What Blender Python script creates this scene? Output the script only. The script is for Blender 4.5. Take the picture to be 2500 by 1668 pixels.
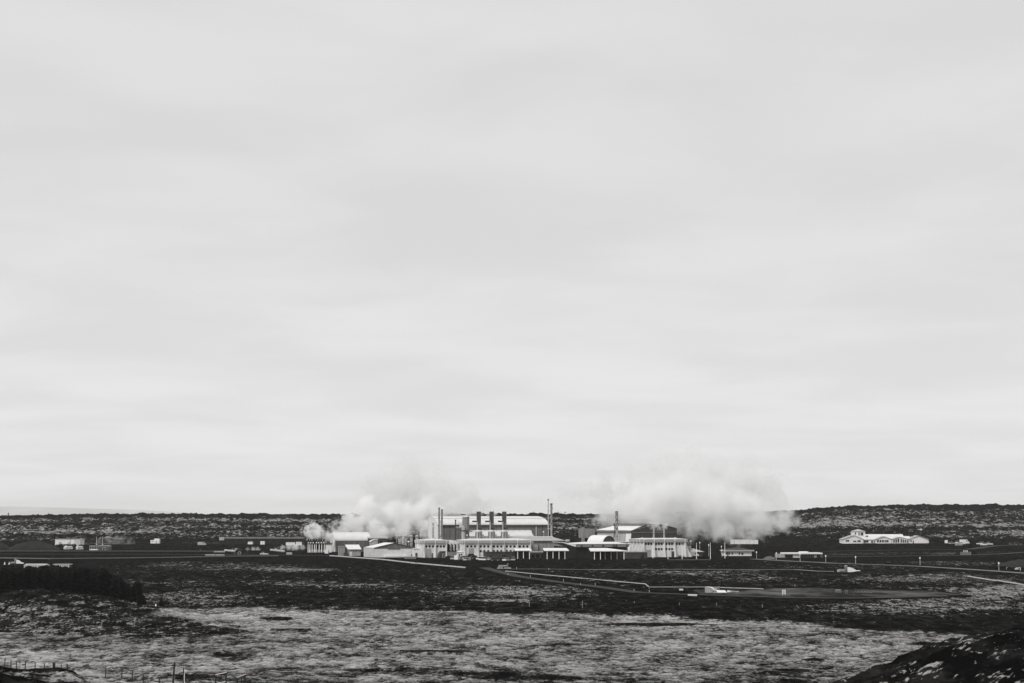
import bpy, math, random
import numpy as np

random.seed(7)
rng = np.random.default_rng(11)
S = bpy.context.scene
for o in list(bpy.data.objects):
    bpy.data.objects.remove(o)
COL = S.collection

# ------------------------------------------------------------------ camera
HC = 22.0                                   # eye height above the plain (m)
LENS = 70.0
F = 2500 * LENS / 36.0                      # focal length in photo pixels
CX, CY = 1250.0, 834.0
PITCH = math.atan((1255 - CY) / F)          # horizon sits at photo row 1255
CP, SP = math.cos(PITCH), math.sin(PITCH)
cam = bpy.data.cameras.new('camera')
cam.lens, cam.sensor_width = LENS, 36.0
cam.clip_start, cam.clip_end = 1.0, 60000.0
camo = bpy.data.objects.new('camera', cam)
camo.location = (0, 0, HC)
camo.rotation_euler = (math.pi / 2 + PITCH, 0, 0)
COL.objects.link(camo)
S.camera = camo

# ------------------------------------------------------------------ light
SUN_DIR = np.array([-0.50, -0.58, 0.64]); SUN_DIR /= np.linalg.norm(SUN_DIR)   # towards the sun
SUN_STRENGTH, SUN_ANGLE = 1.5, 12.0
EXPOSURE = 0.60
CLOUD_LO, CLOUD_HI = 4.58, 5.02             # radiance of the cloud deck before the 0.1 strength

w = bpy.data.worlds.new('World'); S.world = w; w.use_nodes = True
nt = w.node_tree; nt.nodes.clear()
def N(tree, t, **kw):
    n = tree.nodes.new(t)
    for k, v in kw.items():
        setattr(n, k, v)
    return n
out = N(nt, 'ShaderNodeOutputWorld'); bg = N(nt, 'ShaderNodeBackground')
bg.inputs['Strength'].default_value = 0.1
sky = N(nt, 'ShaderNodeTexSky', sky_type='NISHITA', sun_disc=False)
sky.sun_elevation = math.asin(SUN_DIR[2])
sky.sun_rotation = math.atan2(SUN_DIR[0], SUN_DIR[1])
bw = N(nt, 'ShaderNodeRGBToBW'); nt.links.new(sky.outputs[0], bw.inputs[0])
tc = N(nt, 'ShaderNodeTexCoord')
sx = N(nt, 'ShaderNodeSeparateXYZ'); nt.links.new(tc.outputs['Generated'], sx.inputs[0])
zc = N(nt, 'ShaderNodeMath', operation='ABSOLUTE'); nt.links.new(sx.outputs[2], zc.inputs[0])
za = N(nt, 'ShaderNodeMath', operation='ADD'); nt.links.new(zc.outputs[0], za.inputs[0]); za.inputs[1].default_value = 0.10
dx = N(nt, 'ShaderNodeMath', operation='DIVIDE'); nt.links.new(sx.outputs[0], dx.inputs[0]); nt.links.new(za.outputs[0], dx.inputs[1])
dy = N(nt, 'ShaderNodeMath', operation='DIVIDE'); nt.links.new(sx.outputs[1], dy.inputs[0]); nt.links.new(za.outputs[0], dy.inputs[1])
cb = N(nt, 'ShaderNodeCombineXYZ'); nt.links.new(dx.outputs[0], cb.inputs[0]); nt.links.new(dy.outputs[0], cb.inputs[1])
cn = N(nt, 'ShaderNodeTexNoise'); cn.inputs['Scale'].default_value = 1.35; cn.inputs['Detail'].default_value = 8.0
cn.inputs['Roughness'].default_value = 0.52; cn.inputs['Distortion'].default_value = 0.3
nt.links.new(cb.outputs[0], cn.inputs['Vector'])
mr = N(nt, 'ShaderNodeMapRange', interpolation_type='SMOOTHSTEP')
mr.inputs['From Min'].default_value = 0.32; mr.inputs['From Max'].default_value = 0.68
mr.inputs['To Min'].default_value = CLOUD_LO; mr.inputs['To Max'].default_value = CLOUD_HI
nt.links.new(cn.outputs['Fac'], mr.inputs['Value'])
hz1 = N(nt, 'ShaderNodeMapRange', interpolation_type='SMOOTHSTEP')      # the deck thins towards the horizon all round
hz1.inputs['From Min'].default_value = 0.0; hz1.inputs['From Max'].default_value = 0.16; hz1.inputs['To Min'].default_value = 1.085; hz1.inputs['To Max'].default_value = 1.0
nt.links.new(zc.outputs[0], hz1.inputs['Value'])
hz2 = N(nt, 'ShaderNodeMath', operation='MULTIPLY'); nt.links.new(mr.outputs[0], hz2.inputs[0]); nt.links.new(hz1.outputs[0], hz2.inputs[1])
mx = N(nt, 'ShaderNodeMix', data_type='FLOAT'); mx.inputs[0].default_value = 0.97
nt.links.new(bw.outputs[0], mx.inputs[2]); nt.links.new(hz2.outputs[0], mx.inputs[3])
nt.links.new(mx.outputs[0], bg.inputs['Color']); nt.links.new(bg.outputs[0], out.inputs[0])

sl = bpy.data.lights.new('sun', 'SUN'); sl.energy = SUN_STRENGTH; sl.angle = math.radians(SUN_ANGLE)
sl.color = (1.0, 0.985, 0.96)
so = bpy.data.objects.new('sun', sl); COL.objects.link(so)
so.rotation_euler = (math.acos(SUN_DIR[2]), 0, math.atan2(SUN_DIR[1], SUN_DIR[0]) + math.pi / 2)
so.location = (-200, -200, 300)

vs = S.view_settings
S.display_settings.display_device = 'sRGB'
vs.view_transform = 'Standard'; vs.look = 'None'; vs.gamma = 1.0; vs.exposure = EXPOSURE; vs.use_curve_mapping = False
cy = S.cycles
cy.max_bounces = 40; cy.diffuse_bounces = 3; cy.glossy_bounces = 2; cy.transparent_max_bounces = 8; cy.volume_bounces = 36
cy.volume_step_rate = 0.25; cy.volume_max_steps = 600
cy.use_denoising = True
cy.sample_clamp_indirect = 6.0

# ------------------------------------------------------------------ photo geometry
VIEWS = {1: (720, 1180, 6.528), 2: (980, 1180, 7.127), 3: (1200, 1180, 7.127), 4: (1400, 1180, 6.528),
         5: (1740, 1200, 6.184), 6: (2020, 1200, 4.896), 7: (0, 1200, 5.2275), 8: (380, 1200, 5.2275),
         9: (0, 1440, 3.672), 10: (600, 1380, 3.357), 11: (1200, 1360, 3.357), 12: (1800, 1380, 3.357),
         13: (1700, 1400, 9.04), 14: (0, 1500, 9.333), 15: (380, 1580, 9.04)}
def q(k, a, b):
    x, y, s = VIEWS[k]
    return (x + a / s, y + b / s)
def qx(k, a):
    return q(k, a, 0)[0]
def qy(k, b):
    return q(k, 0, b)[1]
def ray(px, py):
    a, b = (px - CX) / F, (CY - py) / F
    return np.array([a, CP - b * SP, SP + b * CP])
def proj(x, y, z):
    dep = y * CP + (z - HC) * SP
    return CX + F * x / dep, CY - F * (-y * SP + (z - HC) * CP) / dep
def xat(px, Y, z=0.0):
    return (px - CX) / F * (Y * CP + (z - HC) * SP)

def smooth(a, b, v):
    t = np.clip((v - a) / (b - a), 0, 1)
    return t * t * (3 - 2 * t)

# ------------------------------------------------------------------ the lie of the land (smooth form)
RIDGE_PX = [-900, 0, 180, 205, 400, 700, 900, 1200, 1450, 1700, 1880, 1960, 2000, 2080, 2200, 2380, 2500, 3400]
RIDGE_PY = [1263, 1261, 1260, 1257, 1257, 1258, 1260, 1257, 1258, 1254, 1251, 1249, 1243, 1238, 1236, 1235, 1236, 1240]
def base_h(x, Y):
    x = np.asarray(x, float); Y = np.asarray(Y, float)
    ang = CX + F * x / np.maximum(Y, 1.0) / CP
    h = np.interp(Y, [30, 60, 100, 150, 200, 240, 300], [14, 12, 9, 6, 3.5, 1.5, 0])
    # slope of the old lava flow behind the plant
    zr = HC + (1255 - np.interp(ang, RIDGE_PX, RIDGE_PY)) / F * 2100 - 0.6
    t = np.clip((Y - 1250) / 850, 0, 1)
    h = h + zr * (t * 0.75 + 0.25 * t * t * (3 - 2 * t)) * (Y <= 2100) + (Y > 2100) * (zr - (zr + 12) * smooth(2100, 2900, Y))
    # low coast far out on the left
    cz = np.interp(ang, [-2500, -600, 0, 180, 420, 560], [150, 146, 132, 112, 60, 0])
    h = h + cz * smooth(23500, 26000, Y)
    # near hillside on the right
    hz = np.interp(x, [8, 15, 19, 23.5, 26.7, 28.2, 29.8, 31.1, 35, 48, 70, 120], [1, 4, 6.6, 9.95, 11.2, 12.0, 12.55, 13.05, 13.7, 15, 16, 17])
    h = np.maximum(h, hz * (1 - smooth(136, 205, Y)))
    # grassed bank on the near left
    bz = np.interp(ang, [-600, 0, 19, 54, 160, 187, 207, 240, 280], [5.6, 5.28, 5.25, 4.92, 4.87, 4.6, 4.19, 2.6, 0.5])
    h = np.maximum(h, np.where(Y < 222, bz - 0.055 * (222 - Y), bz * np.exp(-((Y - 222) / 6.0) ** 2)))
    # low lava knoll with the spruces behind it
    kz = np.interp(ang, [-500, -200, 0, 100, 134, 191, 249, 325, 400, 500], [5.6, 5.2, 4.7, 5.4, 4.9, 4.5, 3.6, 2.3, 1.0, 0])
    h = h + kz * np.where(Y < 442, np.exp(-((Y - 442) / 40.0) ** 2), np.exp(-((Y - 442) / 28.0) ** 2))
    return h
_YS = np.concatenate([np.geomspace(60, 2300, 2600), np.geomspace(2310, 28000, 300)])
def gt(px, py):
    """where the sight line through a photo pixel meets the ground"""
    r = ray(px, py)
    t = _YS / r[1]
    z = HC + t * r[2]
    hh = base_h(t * r[0], _YS)
    below = np.nonzero(z <= hh)[0]
    i = below[0] if len(below) else len(_YS) - 1
    Y = _YS[i]
    if 0 < i:
        a, b = z[i - 1] - hh[i - 1], z[i] - hh[i]
        Y = _YS[i - 1] + (_YS[i] - _YS[i - 1]) * a / max(a - b, 1e-9)
    x = Y / r[1] * r[0]
    return (float(x), float(Y), float(base_h(x, Y)))

# ------------------------------------------------------------------ mesh and object helpers
class MB:
    def __init__(s):
        s.v, s.f, s.sm = [], [], []
    def add(s, vs_, fs_, smooth_=False):
        n = len(s.v); s.v += [tuple(map(float, p)) for p in vs_]
        for f in fs_:
            s.f.append(tuple(n + i for i in f)); s.sm.append(smooth_)
        return s
    def box(s, x0, x1, y0, y1, z0, z1):
        return s.add([(x0, y0, z0), (x1, y0, z0), (x1, y1, z0), (x0, y1, z0), (x0, y0, z1), (x1, y0, z1), (x1, y1, z1), (x0, y1, z1)],
                     [(3, 2, 1, 0), (4, 5, 6, 7), (0, 1, 5, 4), (1, 2, 6, 5), (2, 3, 7, 6), (3, 0, 4, 7)])
    def prism_y(s, pts, y0, y1, smooth_=False):
        n = len(pts)
        s.add([(a, y0, b) for a, b in pts] + [(a, y1, b) for a, b in pts], [tuple(range(n)), tuple(range(2 * n - 1, n - 1, -1))])
        m = len(s.v) - 2 * n
        for i in range(n):
            j = (i + 1) % n
            s.f.append((m + i, m + n + i, m + n + j, m + j)); s.sm.append(smooth_)
        return s
    def prism_x(s, pts, x0, x1, smooth_=False):
        n = len(pts)
        s.add([(x0, a, b) for a, b in pts] + [(x1, a, b) for a, b in pts], [tuple(range(n)), tuple(range(2 * n - 1, n - 1, -1))])
        m = len(s.v) - 2 * n
        for i in range(n):
            j = (i + 1) % n
            s.f.append((m + i, m + n + i, m + n + j, m + j)); s.sm.append(smooth_)
        return s
    def prism_z(s, pts, z0, z1):
        n = len(pts)
        s.add([(a, b, z0) for a, b in pts] + [(a, b, z1) for a, b in pts],
              [tuple(range(n)), tuple(range(2 * n - 1, n - 1, -1))] + [(i, n + i, n + (i + 1) % n, (i + 1) % n) for i in range(n)])
        return s
    def frustum(s, x0, x1, y0, y1, z0, x2, x3, y2, y3, z1):
        return s.add([(x0, y0, z0), (x1, y0, z0), (x1, y1, z0), (x0, y1, z0), (x2, y2, z1), (x3, y2, z1), (x3, y3, z1), (x2, y3, z1)],
                     [(3, 2, 1, 0), (4, 5, 6, 7), (0, 1, 5, 4), (1, 2, 6, 5), (2, 3, 7, 6), (3, 0, 4, 7)])
    def lathe(s, prof, c=(0, 0, 0), n=18, smooth_=True):
        vs_, fs_ = [], []
        for r, z in prof:
            for k in range(n):
                a = 2 * math.pi * k / n
                vs_.append((c[0] + r * math.cos(a), c[1] + r * math.sin(a), c[2] + z))
        for i in range(len(prof) - 1):
            for k in range(n):
                l = (k + 1) % n
                fs_.append((i * n + k, i * n + l, (i + 1) * n + l, (i + 1) * n + k))
        s.add(vs_, fs_, smooth_)
        m = len(s.v) - len(vs_)
        s.f.append(tuple(m + k for k in range(n))[::-1]); s.sm.append(False)
        s.f.append(tuple(m + (len(prof) - 1) * n + k for k in range(n))); s.sm.append(False)
        return s
    def tube(s, path, r, n=8, smooth_=True):
        P = [np.array(p, float) for p in path]
        rr = r if isinstance(r, (list, tuple)) else [r] * len(P)
        vs_, fs_ = [], []
        for i, p in enumerate(P):
            d = P[min(i + 1, len(P) - 1)] - P[max(i - 1, 0)]
            d = d / (np.linalg.norm(d) + 1e-9)
            u = np.cross(d, (0, 0, 1.0) if abs(d[2]) < 0.9 else (1.0, 0, 0)); u /= np.linalg.norm(u)
            v = np.cross(d, u)
            for k in range(n):
                a = 2 * math.pi * k / n
                vs_.append(p + rr[i] * (math.cos(a) * u + math.sin(a) * v))
        for i in range(len(P) - 1):
            for k in range(n):
                l = (k + 1) % n
                fs_.append((i * n + k, i * n + l, (i + 1) * n + l, (i + 1) * n + k))
        fs_.append(tuple(range(n))); fs_.append(tuple((len(P) - 1) * n + k for k in range(n)))
        return s.add(vs_, fs_, smooth_)
    def ball(s, c, r, n=10, sz=1.0):
        return s.lathe([(r * math.sin(math.pi * i / n) + 1e-4, -r * sz * math.cos(math.pi * i / n)) for i in range(n + 1)], c, max(8, n))
    def mesh(s, name, mat):
        me = bpy.data.meshes.new(name)
        me.from_pydata(s.v, [], s.f)
        me.polygons.foreach_set('use_smooth', s.sm)
        if mat: me.materials.append(mat)
        me.update()
        return me
    def build(s, name, mat, parent=None):
        o = bpy.data.objects.new(name, s.mesh(name, mat)); COL.objects.link(o)
        if parent: o.parent = parent
        return o

def tag(o, label=None, cat=None, group=None, kind=None):
    if label: o['label'] = label
    if cat: o['category'] = cat
    if group: o['group'] = group
    if kind: o['kind'] = kind
    return o
def thing(name, label, cat, loc, rz=0.0, group=None):
    o = bpy.data.objects.new(name, None); COL.objects.link(o)
    o.empty_display_size = 0.5
    o.location = loc; o.rotation_euler = (0, 0, rz)
    return tag(o, label, cat, group)
def dup(o, parent=None, loc=None, rz=None):
    c = o.copy(); COL.objects.link(c); c.parent = parent
    if loc is not None: c.location = loc
    if rz is not None: c.rotation_euler = (0, 0, rz)
    return c
def copy_tree(o, loc, rz, label=None, group=None, scale=None):
    r = dup(o, None, loc, rz)
    if scale: r.scale = scale
    if label: r['label'] = label
    if group: r['group'] = group
    for ch in o.children:
        c = dup(ch, r)
        for g in ch.children:
            dup(g, c)
    return r
def part(parent, name, mat, loc=(0, 0, 0)):
    """returns a fresh MB whose build goes to parent"""
    return MB()

class Fr:
    """a building's own axes: x along its front, y into depth, z up; pixels are laid onto its real planes"""
    def __init__(s, px, Y, th=0.0, z=0.0):
        s.th = math.radians(th); s.o = np.array([xat(px, Y, z), Y, z])
        s.ex = np.array([math.cos(s.th), math.sin(s.th), 0]); s.ey = np.array([-math.sin(s.th), math.cos(s.th), 0])
    def L(s, pt, d=0.0):
        r = ray(*pt); C = np.array([0, 0, HC])
        t = (d - (C - s.o) @ s.ey) / (r @ s.ey)
        p = C + t * r - s.o
        return float(p @ s.ex), float(p[2])
    def x(s, pt, d=0.0): return s.L(pt, d)[0]
    def z(s, pt, d=0.0): return s.L(pt, d)[1]
    def thing(s, name, label, cat, group=None):
        return thing(name, label, cat, tuple(s.o), s.th, group)

# ------------------------------------------------------------------ materials
def mat(name, c, rough=0.7, var=0.15, scale=0.6, streak=0.0, bump=0.0, metal=0.0, rib=0.0, spec=0.3):
    m = bpy.data.materials.new(name); m.use_nodes = True
    t = m.node_tree; b = t.nodes['Principled BSDF']
    b.inputs['Roughness'].default_value = rough; b.inputs['Metallic'].default_value = metal
    b.inputs['Specular IOR Level'].default_value = spec
    tcn = N(t, 'ShaderNodeTexCoord')
    nz = N(t, 'ShaderNodeTexNoise'); nz.inputs['Scale'].default_value = scale; nz.inputs['Detail'].default_value = 5
    t.links.new(tcn.outputs['Object'], nz.inputs['Vector'])
    cr = N(t, 'ShaderNodeMapRange'); cr.inputs['From Min'].default_value = 0.3; cr.inputs['From Max'].default_value = 0.7
    cr.inputs['To Min'].default_value = 1 - var; cr.inputs['To Max'].default_value = 1 + var
    t.links.new(nz.outputs['Fac'], cr.inputs['Value'])
    fac = cr.outputs[0]
    if streak:
        mp = N(t, 'ShaderNodeMapping'); mp.inputs['Scale'].default_value = (1.6, 1.6, 0.06)
        t.links.new(tcn.outputs['Object'], mp.inputs['Vector'])
        n2 = N(t, 'ShaderNodeTexNoise'); n2.inputs['Scale'].default_value = 1.0; n2.inputs['Detail'].default_value = 4
        t.links.new(mp.outputs[0], n2.inputs['Vector'])
        c2 = N(t, 'ShaderNodeMapRange'); c2.inputs['From Min'].default_value = 0.3; c2.inputs['From Max'].default_value = 0.7
        c2.inputs['To Min'].default_value = 1 - streak; c2.inputs['To Max'].default_value = 1 + streak
        t.links.new(n2.outputs['Fac'], c2.inputs['Value'])
        mu = N(t, 'ShaderNodeMath', operation='MULTIPLY'); t.links.new(fac, mu.inputs[0]); t.links.new(c2.outputs[0], mu.inputs[1])
        fac = mu.outputs[0]
    vm = N(t, 'ShaderNodeVectorMath', operation='SCALE')
    warm = 0.03 if c < 0.1 else 0.012
    vm.inputs[0].default_value = (c, c * (1 - warm), c * (1 - 2.2 * warm))
    t.links.new(fac, vm.inputs['Scale']); t.links.new(vm.outputs[0], b.inputs['Base Color'])
    if rib:
        wv = N(t, 'ShaderNodeTexWave', wave_type='BANDS', bands_direction='X'); wv.inputs['Scale'].default_value = rib
        t.links.new(tcn.outputs['Object'], wv.inputs['Vector'])
        bp = N(t, 'ShaderNodeBump'); bp.inputs['Strength'].default_value = 0.6; bp.inputs['Distance'].default_value = 0.05
        t.links.new(wv.outputs['Fac'], bp.inputs['Height']); t.links.new(bp.outputs[0], b.inputs['Normal'])
    elif bump:
        bp = N(t, 'ShaderNodeBump'); bp.inputs['Strength'].default_value = bump; bp.inputs['Distance'].default_value = 0.1
        t.links.new(nz.outputs['Fac'], bp.inputs['Height']); t.links.new(bp.outputs[0], b.inputs['Normal'])
    return m
M = dict(
    white=mat('white_paint', 0.74, 0.6, 0.06, 0.5, 0.05),
    roof=mat('pale_roof_sheet', 0.66, 0.5, 0.08, 0.25, 0.0),
    concrete=mat('pale_concrete', 0.70, 0.8, 0.10, 0.35, 0.10),
    fascia=mat('fascia_sheet', 0.38, 0.6, 0.08, 0.3, 0.07, rib=0.8),
    clad=mat('grey_cladding', 0.15, 0.55, 0.14, 0.3, 0.22, rib=0.8),
    cladlight=mat('silver_cladding', 0.36, 0.5, 0.10, 0.3, 0.20, rib=0.8),
    cladmid=mat('mid_grey_cladding', 0.26, 0.55, 0.12, 0.3, 0.18, rib=0.8),
    dark=mat('dark_cladding', 0.075, 0.6, 0.2, 0.3, 0.30, rib=0.8),
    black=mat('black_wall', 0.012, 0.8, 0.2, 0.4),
    charcoal=mat('charcoal_wall', 0.05, 0.8, 0.2, 0.4, 0.1),
    steel=mat('weathered_steel', 0.16, 0.5, 0.25, 0.5, 0.30),
    bright=mat('bright_steel', 0.62, 0.45, 0.1, 0.5, 0.12),
    pipe=mat('aluminium_jacket', 0.44, 0.45, 0.12, 0.4),
    dullpipe=mat('dull_pipe', 0.13, 0.6, 0.2, 0.3),
    soot=mat('sooty_iron', 0.03, 0.7, 0.3, 0.8),
    glass=mat('dark_glass', 0.010, 0.3, 0.1, 0.6, spec=0.12),
    lamp=mat('white_globe', 0.85, 0.3, 0.02, 1.0),
    wood=mat('weathered_wood', 0.02, 0.85, 0.35, 3.0),
    palewood=mat('pale_timber', 0.55, 0.8, 0.15, 3.0),
    tyre=mat('tyre_rubber', 0.02, 0.9, 0.1, 3.0),
    carwhite=mat('white_car_paint', 0.75, 0.3, 0.03, 1.0, spec=0.5),
    carsilver=mat('silver_car_paint', 0.42, 0.3, 0.04, 1.0, spec=0.5),
    cardark=mat('dark_car_paint', 0.03, 0.3, 0.05, 1.0, spec=0.5),
    asphalt=mat('asphalt', 0.018, 0.9, 0.3, 0.2),
    gravelroad=mat('pale_gravel', 0.15, 0.95, 0.35, 0.15),
    gravel=mat('gravel_pad', 0.085, 0.95, 0.5, 0.03),
    needle=mat('spruce_needles', 0.010, 0.9, 0.35, 0.8),
    leaf=mat('shrub_leaves', 0.013, 0.9, 0.4, 0.8),
    bark=mat('bark', 0.03, 0.9, 0.3, 2.0),
)

# ------------------------------------------------------------------ roads (photo polylines)
ROADS = [  # name, label, material, width m, pixels
    ('road', 'A', 'gravelroad', 5.5, [q(5, 620, 1022), q(5, 1100, 1050), q(5, 1700, 1078), q(6, 0, 857), q(6, 700, 880), q(6, 1100, 896), q(6, 1500, 920), q(6, 1900, 946), q(6, 2350, 978), (2700, 1412)]),
    ('road', 'B', 'asphalt', 7.0, [q(5, 1650, 985), q(6, 0, 783), q(6, 700, 776), q(6, 1300, 768), q(6, 1750, 760), q(6, 2100, 745), q(6, 2350, 728), (2800, 1335)]),
    ('road', 'C', 'asphalt', 6.0, [q(5, 1480, 908), q(6, 0, 716), q(6, 700, 703), q(6, 1300, 696), q(6, 1700, 692), q(6, 1860, 668), q(6, 2020, 648), q(6, 2350, 640), (2800, 1330)]),
    ('track', 'D', 'asphalt', 4.5, [q(11, -60, 88), q(11, 0, 105), q(11, 220, 160), q(11, 540, 205), q(11, 830, 240), q(11, 1000, 262), q(11, 1200, 292), q(11, 1600, 308), q(11, 2100, 322), q(12, 400, 268), q(12, 900, 272), q(12, 1300, 265), q(12, 1700, 252)]),
    ('road', 'E', 'asphalt', 8.0, [(-300, 1352.5), (0, 1352.8), (200, 1353.5), (400, 1353.6), (560, 1354.5), (700, 1355.5), (840, 1357)]),
    ('track', 'G', 'gravelroad', 3.5, [q(11, 150, 100), q(11, 480, 100), q(11, 800, 106), q(11, 1200, 110)]),
]
ROADLABEL = {'A': 'pale road running past the lamp posts on the right', 'B': 'dark road below the inn', 'C': 'upper dark road nearest the inn',
             'D': 'dark track curving down to the gravel clearing', 'E': 'road across the plain on the left', 'G': 'short pale track in front of the plant'}
def polyline(pts, step):
    W = [np.array(gt(*p)) for p in pts]
    res = []
    for a, b in zip(W[:-1], W[1:]):
        n = max(1, int(np.linalg.norm(b - a) / step))
        for i in range(n):
            res.append(a + (b - a) * i / n)
    res.append(W[-1])
    return np.array(res)
ROADPTS = [polyline(r[4], 6.0) for r in ROADS]
PADS = [(2010, 1449, 330, 13), (2240, 1327, 60, 7), (1960, 1365, 120, 9), (1760, 1359, 90, 9), (2062, 1393, 36, 7), (1765, 1444, 90, 10), (2330, 1327, 120, 7),
        (1230, 1388, 60, 9), (120, 1384, 130, 8), (160, 1339, 200, 9), (600, 1350, 260, 12), (430, 1343, 420, 16), (2480, 1392, 60, 6), (2360, 1352, 30, 8), (2150, 1330, 140, 6)]

# ------------------------------------------------------------------ noise
def _hash(ix, iy, seed):
    h = (ix.astype(np.int64) * 374761393 + iy.astype(np.int64) * 668265263 + seed * 982451653) & 0x7fffffff
    h = ((h ^ (h >> 13)) * 1274126177) & 0x7fffffff
    return ((h ^ (h >> 16)) & 0xffff) / 65535.0
def vnoise(x, y, seed):
    ix, iy = np.floor(x), np.floor(y)
    fx, fy = x - ix, y - iy
    fx = fx * fx * fx * (fx * (fx * 6 - 15) + 10); fy = fy * fy * fy * (fy * (fy * 6 - 15) + 10)
    a = _hash(ix, iy, seed); b = _hash(ix + 1, iy, seed); c = _hash(ix, iy + 1, seed); d = _hash(ix + 1, iy + 1, seed)
    return (a + (b - a) * fx) + ((c + (d - c) * fx) - (a + (b - a) * fx)) * fy
def fbm(x, y, wl, octs, seed, gain=0.5):
    s, a, tot = 0.0, 1.0, 0.0
    for k in range(octs):
        ca, sa = math.cos(0.6 * k + 0.3), math.sin(0.6 * k + 0.3)
        s = s + a * vnoise((x * ca - y * sa) / wl + 17.3 * k, (x * sa + y * ca) / wl - 9.1 * k, seed + k)
        tot += a; a *= gain; wl *= 0.48
    return s / tot

# ------------------------------------------------------------------ the ground
def ell(px, py, cx, cy_, rx, ry, soft=0.5):
    d = np.sqrt(((px - cx) / rx) ** 2 + ((py - cy_) / ry) ** 2)
    return 1 - smooth(1 - soft, 1 + soft * 0.4, d)
GRASS_PX = [-900, 0, 120, 250, 330, 420, 520, 640, 760, 900, 1060, 1200, 1320, 1500, 1650, 1800, 1900, 2050, 2200, 2330, 2500, 3400]
GRASS_PY = [1548, 1546, 1550, 1556, 1500, 1489, 1486, 1486, 1488, 1489, 1495, 1501, 1505, 1507, 1511, 1516, 1520, 1531, 1544, 1553, 1560, 1590]
DARKS = [  # dark moss and heath beds in the grass: cx, cy, rx, ry, depth
    (1625, 1527, 205, 5, 1.0), (680, 1511, 55, 7, 1.0), (720, 1540, 70, 8, 0.7), (1070, 1592, 150, 6, 0.9), (830, 1577, 60, 4, 0.6), (960, 1645, 240, 16, 0.62),
    (1260, 1653, 230, 15, 0.6), (1230, 1640, 60, 8, 0.5), (1360, 1578, 90, 5, 0.9), (1280, 1656, 220, 12, 0.6), (1985, 1605, 36, 6, 0.95), (1870, 1620, 34, 4, 0.9),
    (1975, 1565, 40, 4, 0.5), (2080, 1612, 60, 7, 0.5), (2270, 1572, 75, 6, 0.9), (1860, 1590, 60, 5, 0.45), (1900, 1662, 160, 9, 0.6), (1540, 1662, 140, 8, 0.5),
    (500, 1600, 120, 14, 0.55), (470, 1652, 130, 8, 0.65), (640, 1640, 110, 14, 0.35), (900, 1560, 130, 14, 0.3), (1400, 1555, 140, 12, 0.35), (1700, 1630, 200, 10, 0.3),
    (1120, 1625, 120, 7, 0.45), (560, 1570, 80, 6, 0.6), (330, 1652, 50, 6, 0.45), (1930, 1640, 110, 4, 0.7), (800, 1612, 80, 6, 0.35), (1500, 1600, 220, 6, 0.25), (1450, 1633, 150, 6, 0.3)]
LIGHTS = [(1020, 1493, 240, 5, 0.6), (640, 1527, 70, 9, 0.6), (60, 1570, 130, 9, 0.5), (2100, 1575, 330, 4, 0.5), (1650, 1580, 260, 4, 0.4), (1100, 1605, 170, 6, 0.3), (80, 1605, 330, 18, 0.55), (1750, 1650, 330, 4, 0.4), (560, 1497, 160, 6, 0.4)]
MOSS = [(560, 1385, 270, 12, 0.30), (740, 1393, 110, 8, 0.34), (400, 1376, 90, 8, 0.25), (2260, 1412, 260, 13, 0.36), (2340, 1465, 260, 34, 0.42), (2120, 1490, 220, 16, 0.34),
        (1340, 1447, 190, 20, 0.34), (850, 1430, 230, 12, 0.24), (1150, 1444, 170, 16, 0.26), (480, 1462, 190, 22, 0.40), (1700, 1400, 190, 8, 0.30), (1830, 1412, 130, 9, 0.26), (430, 1425, 160, 10, 0.12),
        (2150, 1352, 330, 7, 0.30), (1960, 1372, 200, 5, 0.30), (2350, 1376, 180, 8, 0.34), (2400, 1352, 120, 10, 0.28), (330, 1335, 380, 8, 0.30), (560, 1325, 260, 8, 0.25), (250, 1325, 90, 8, 0.35),
        (1880, 1385, 200, 8, 0.14), (1230, 1470, 90, 4, 0.45), (2470, 1440, 130, 20, 0.30), (2150, 1386, 160, 8, 0.16), (640, 1420, 90, 6, 0.18)]

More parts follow.
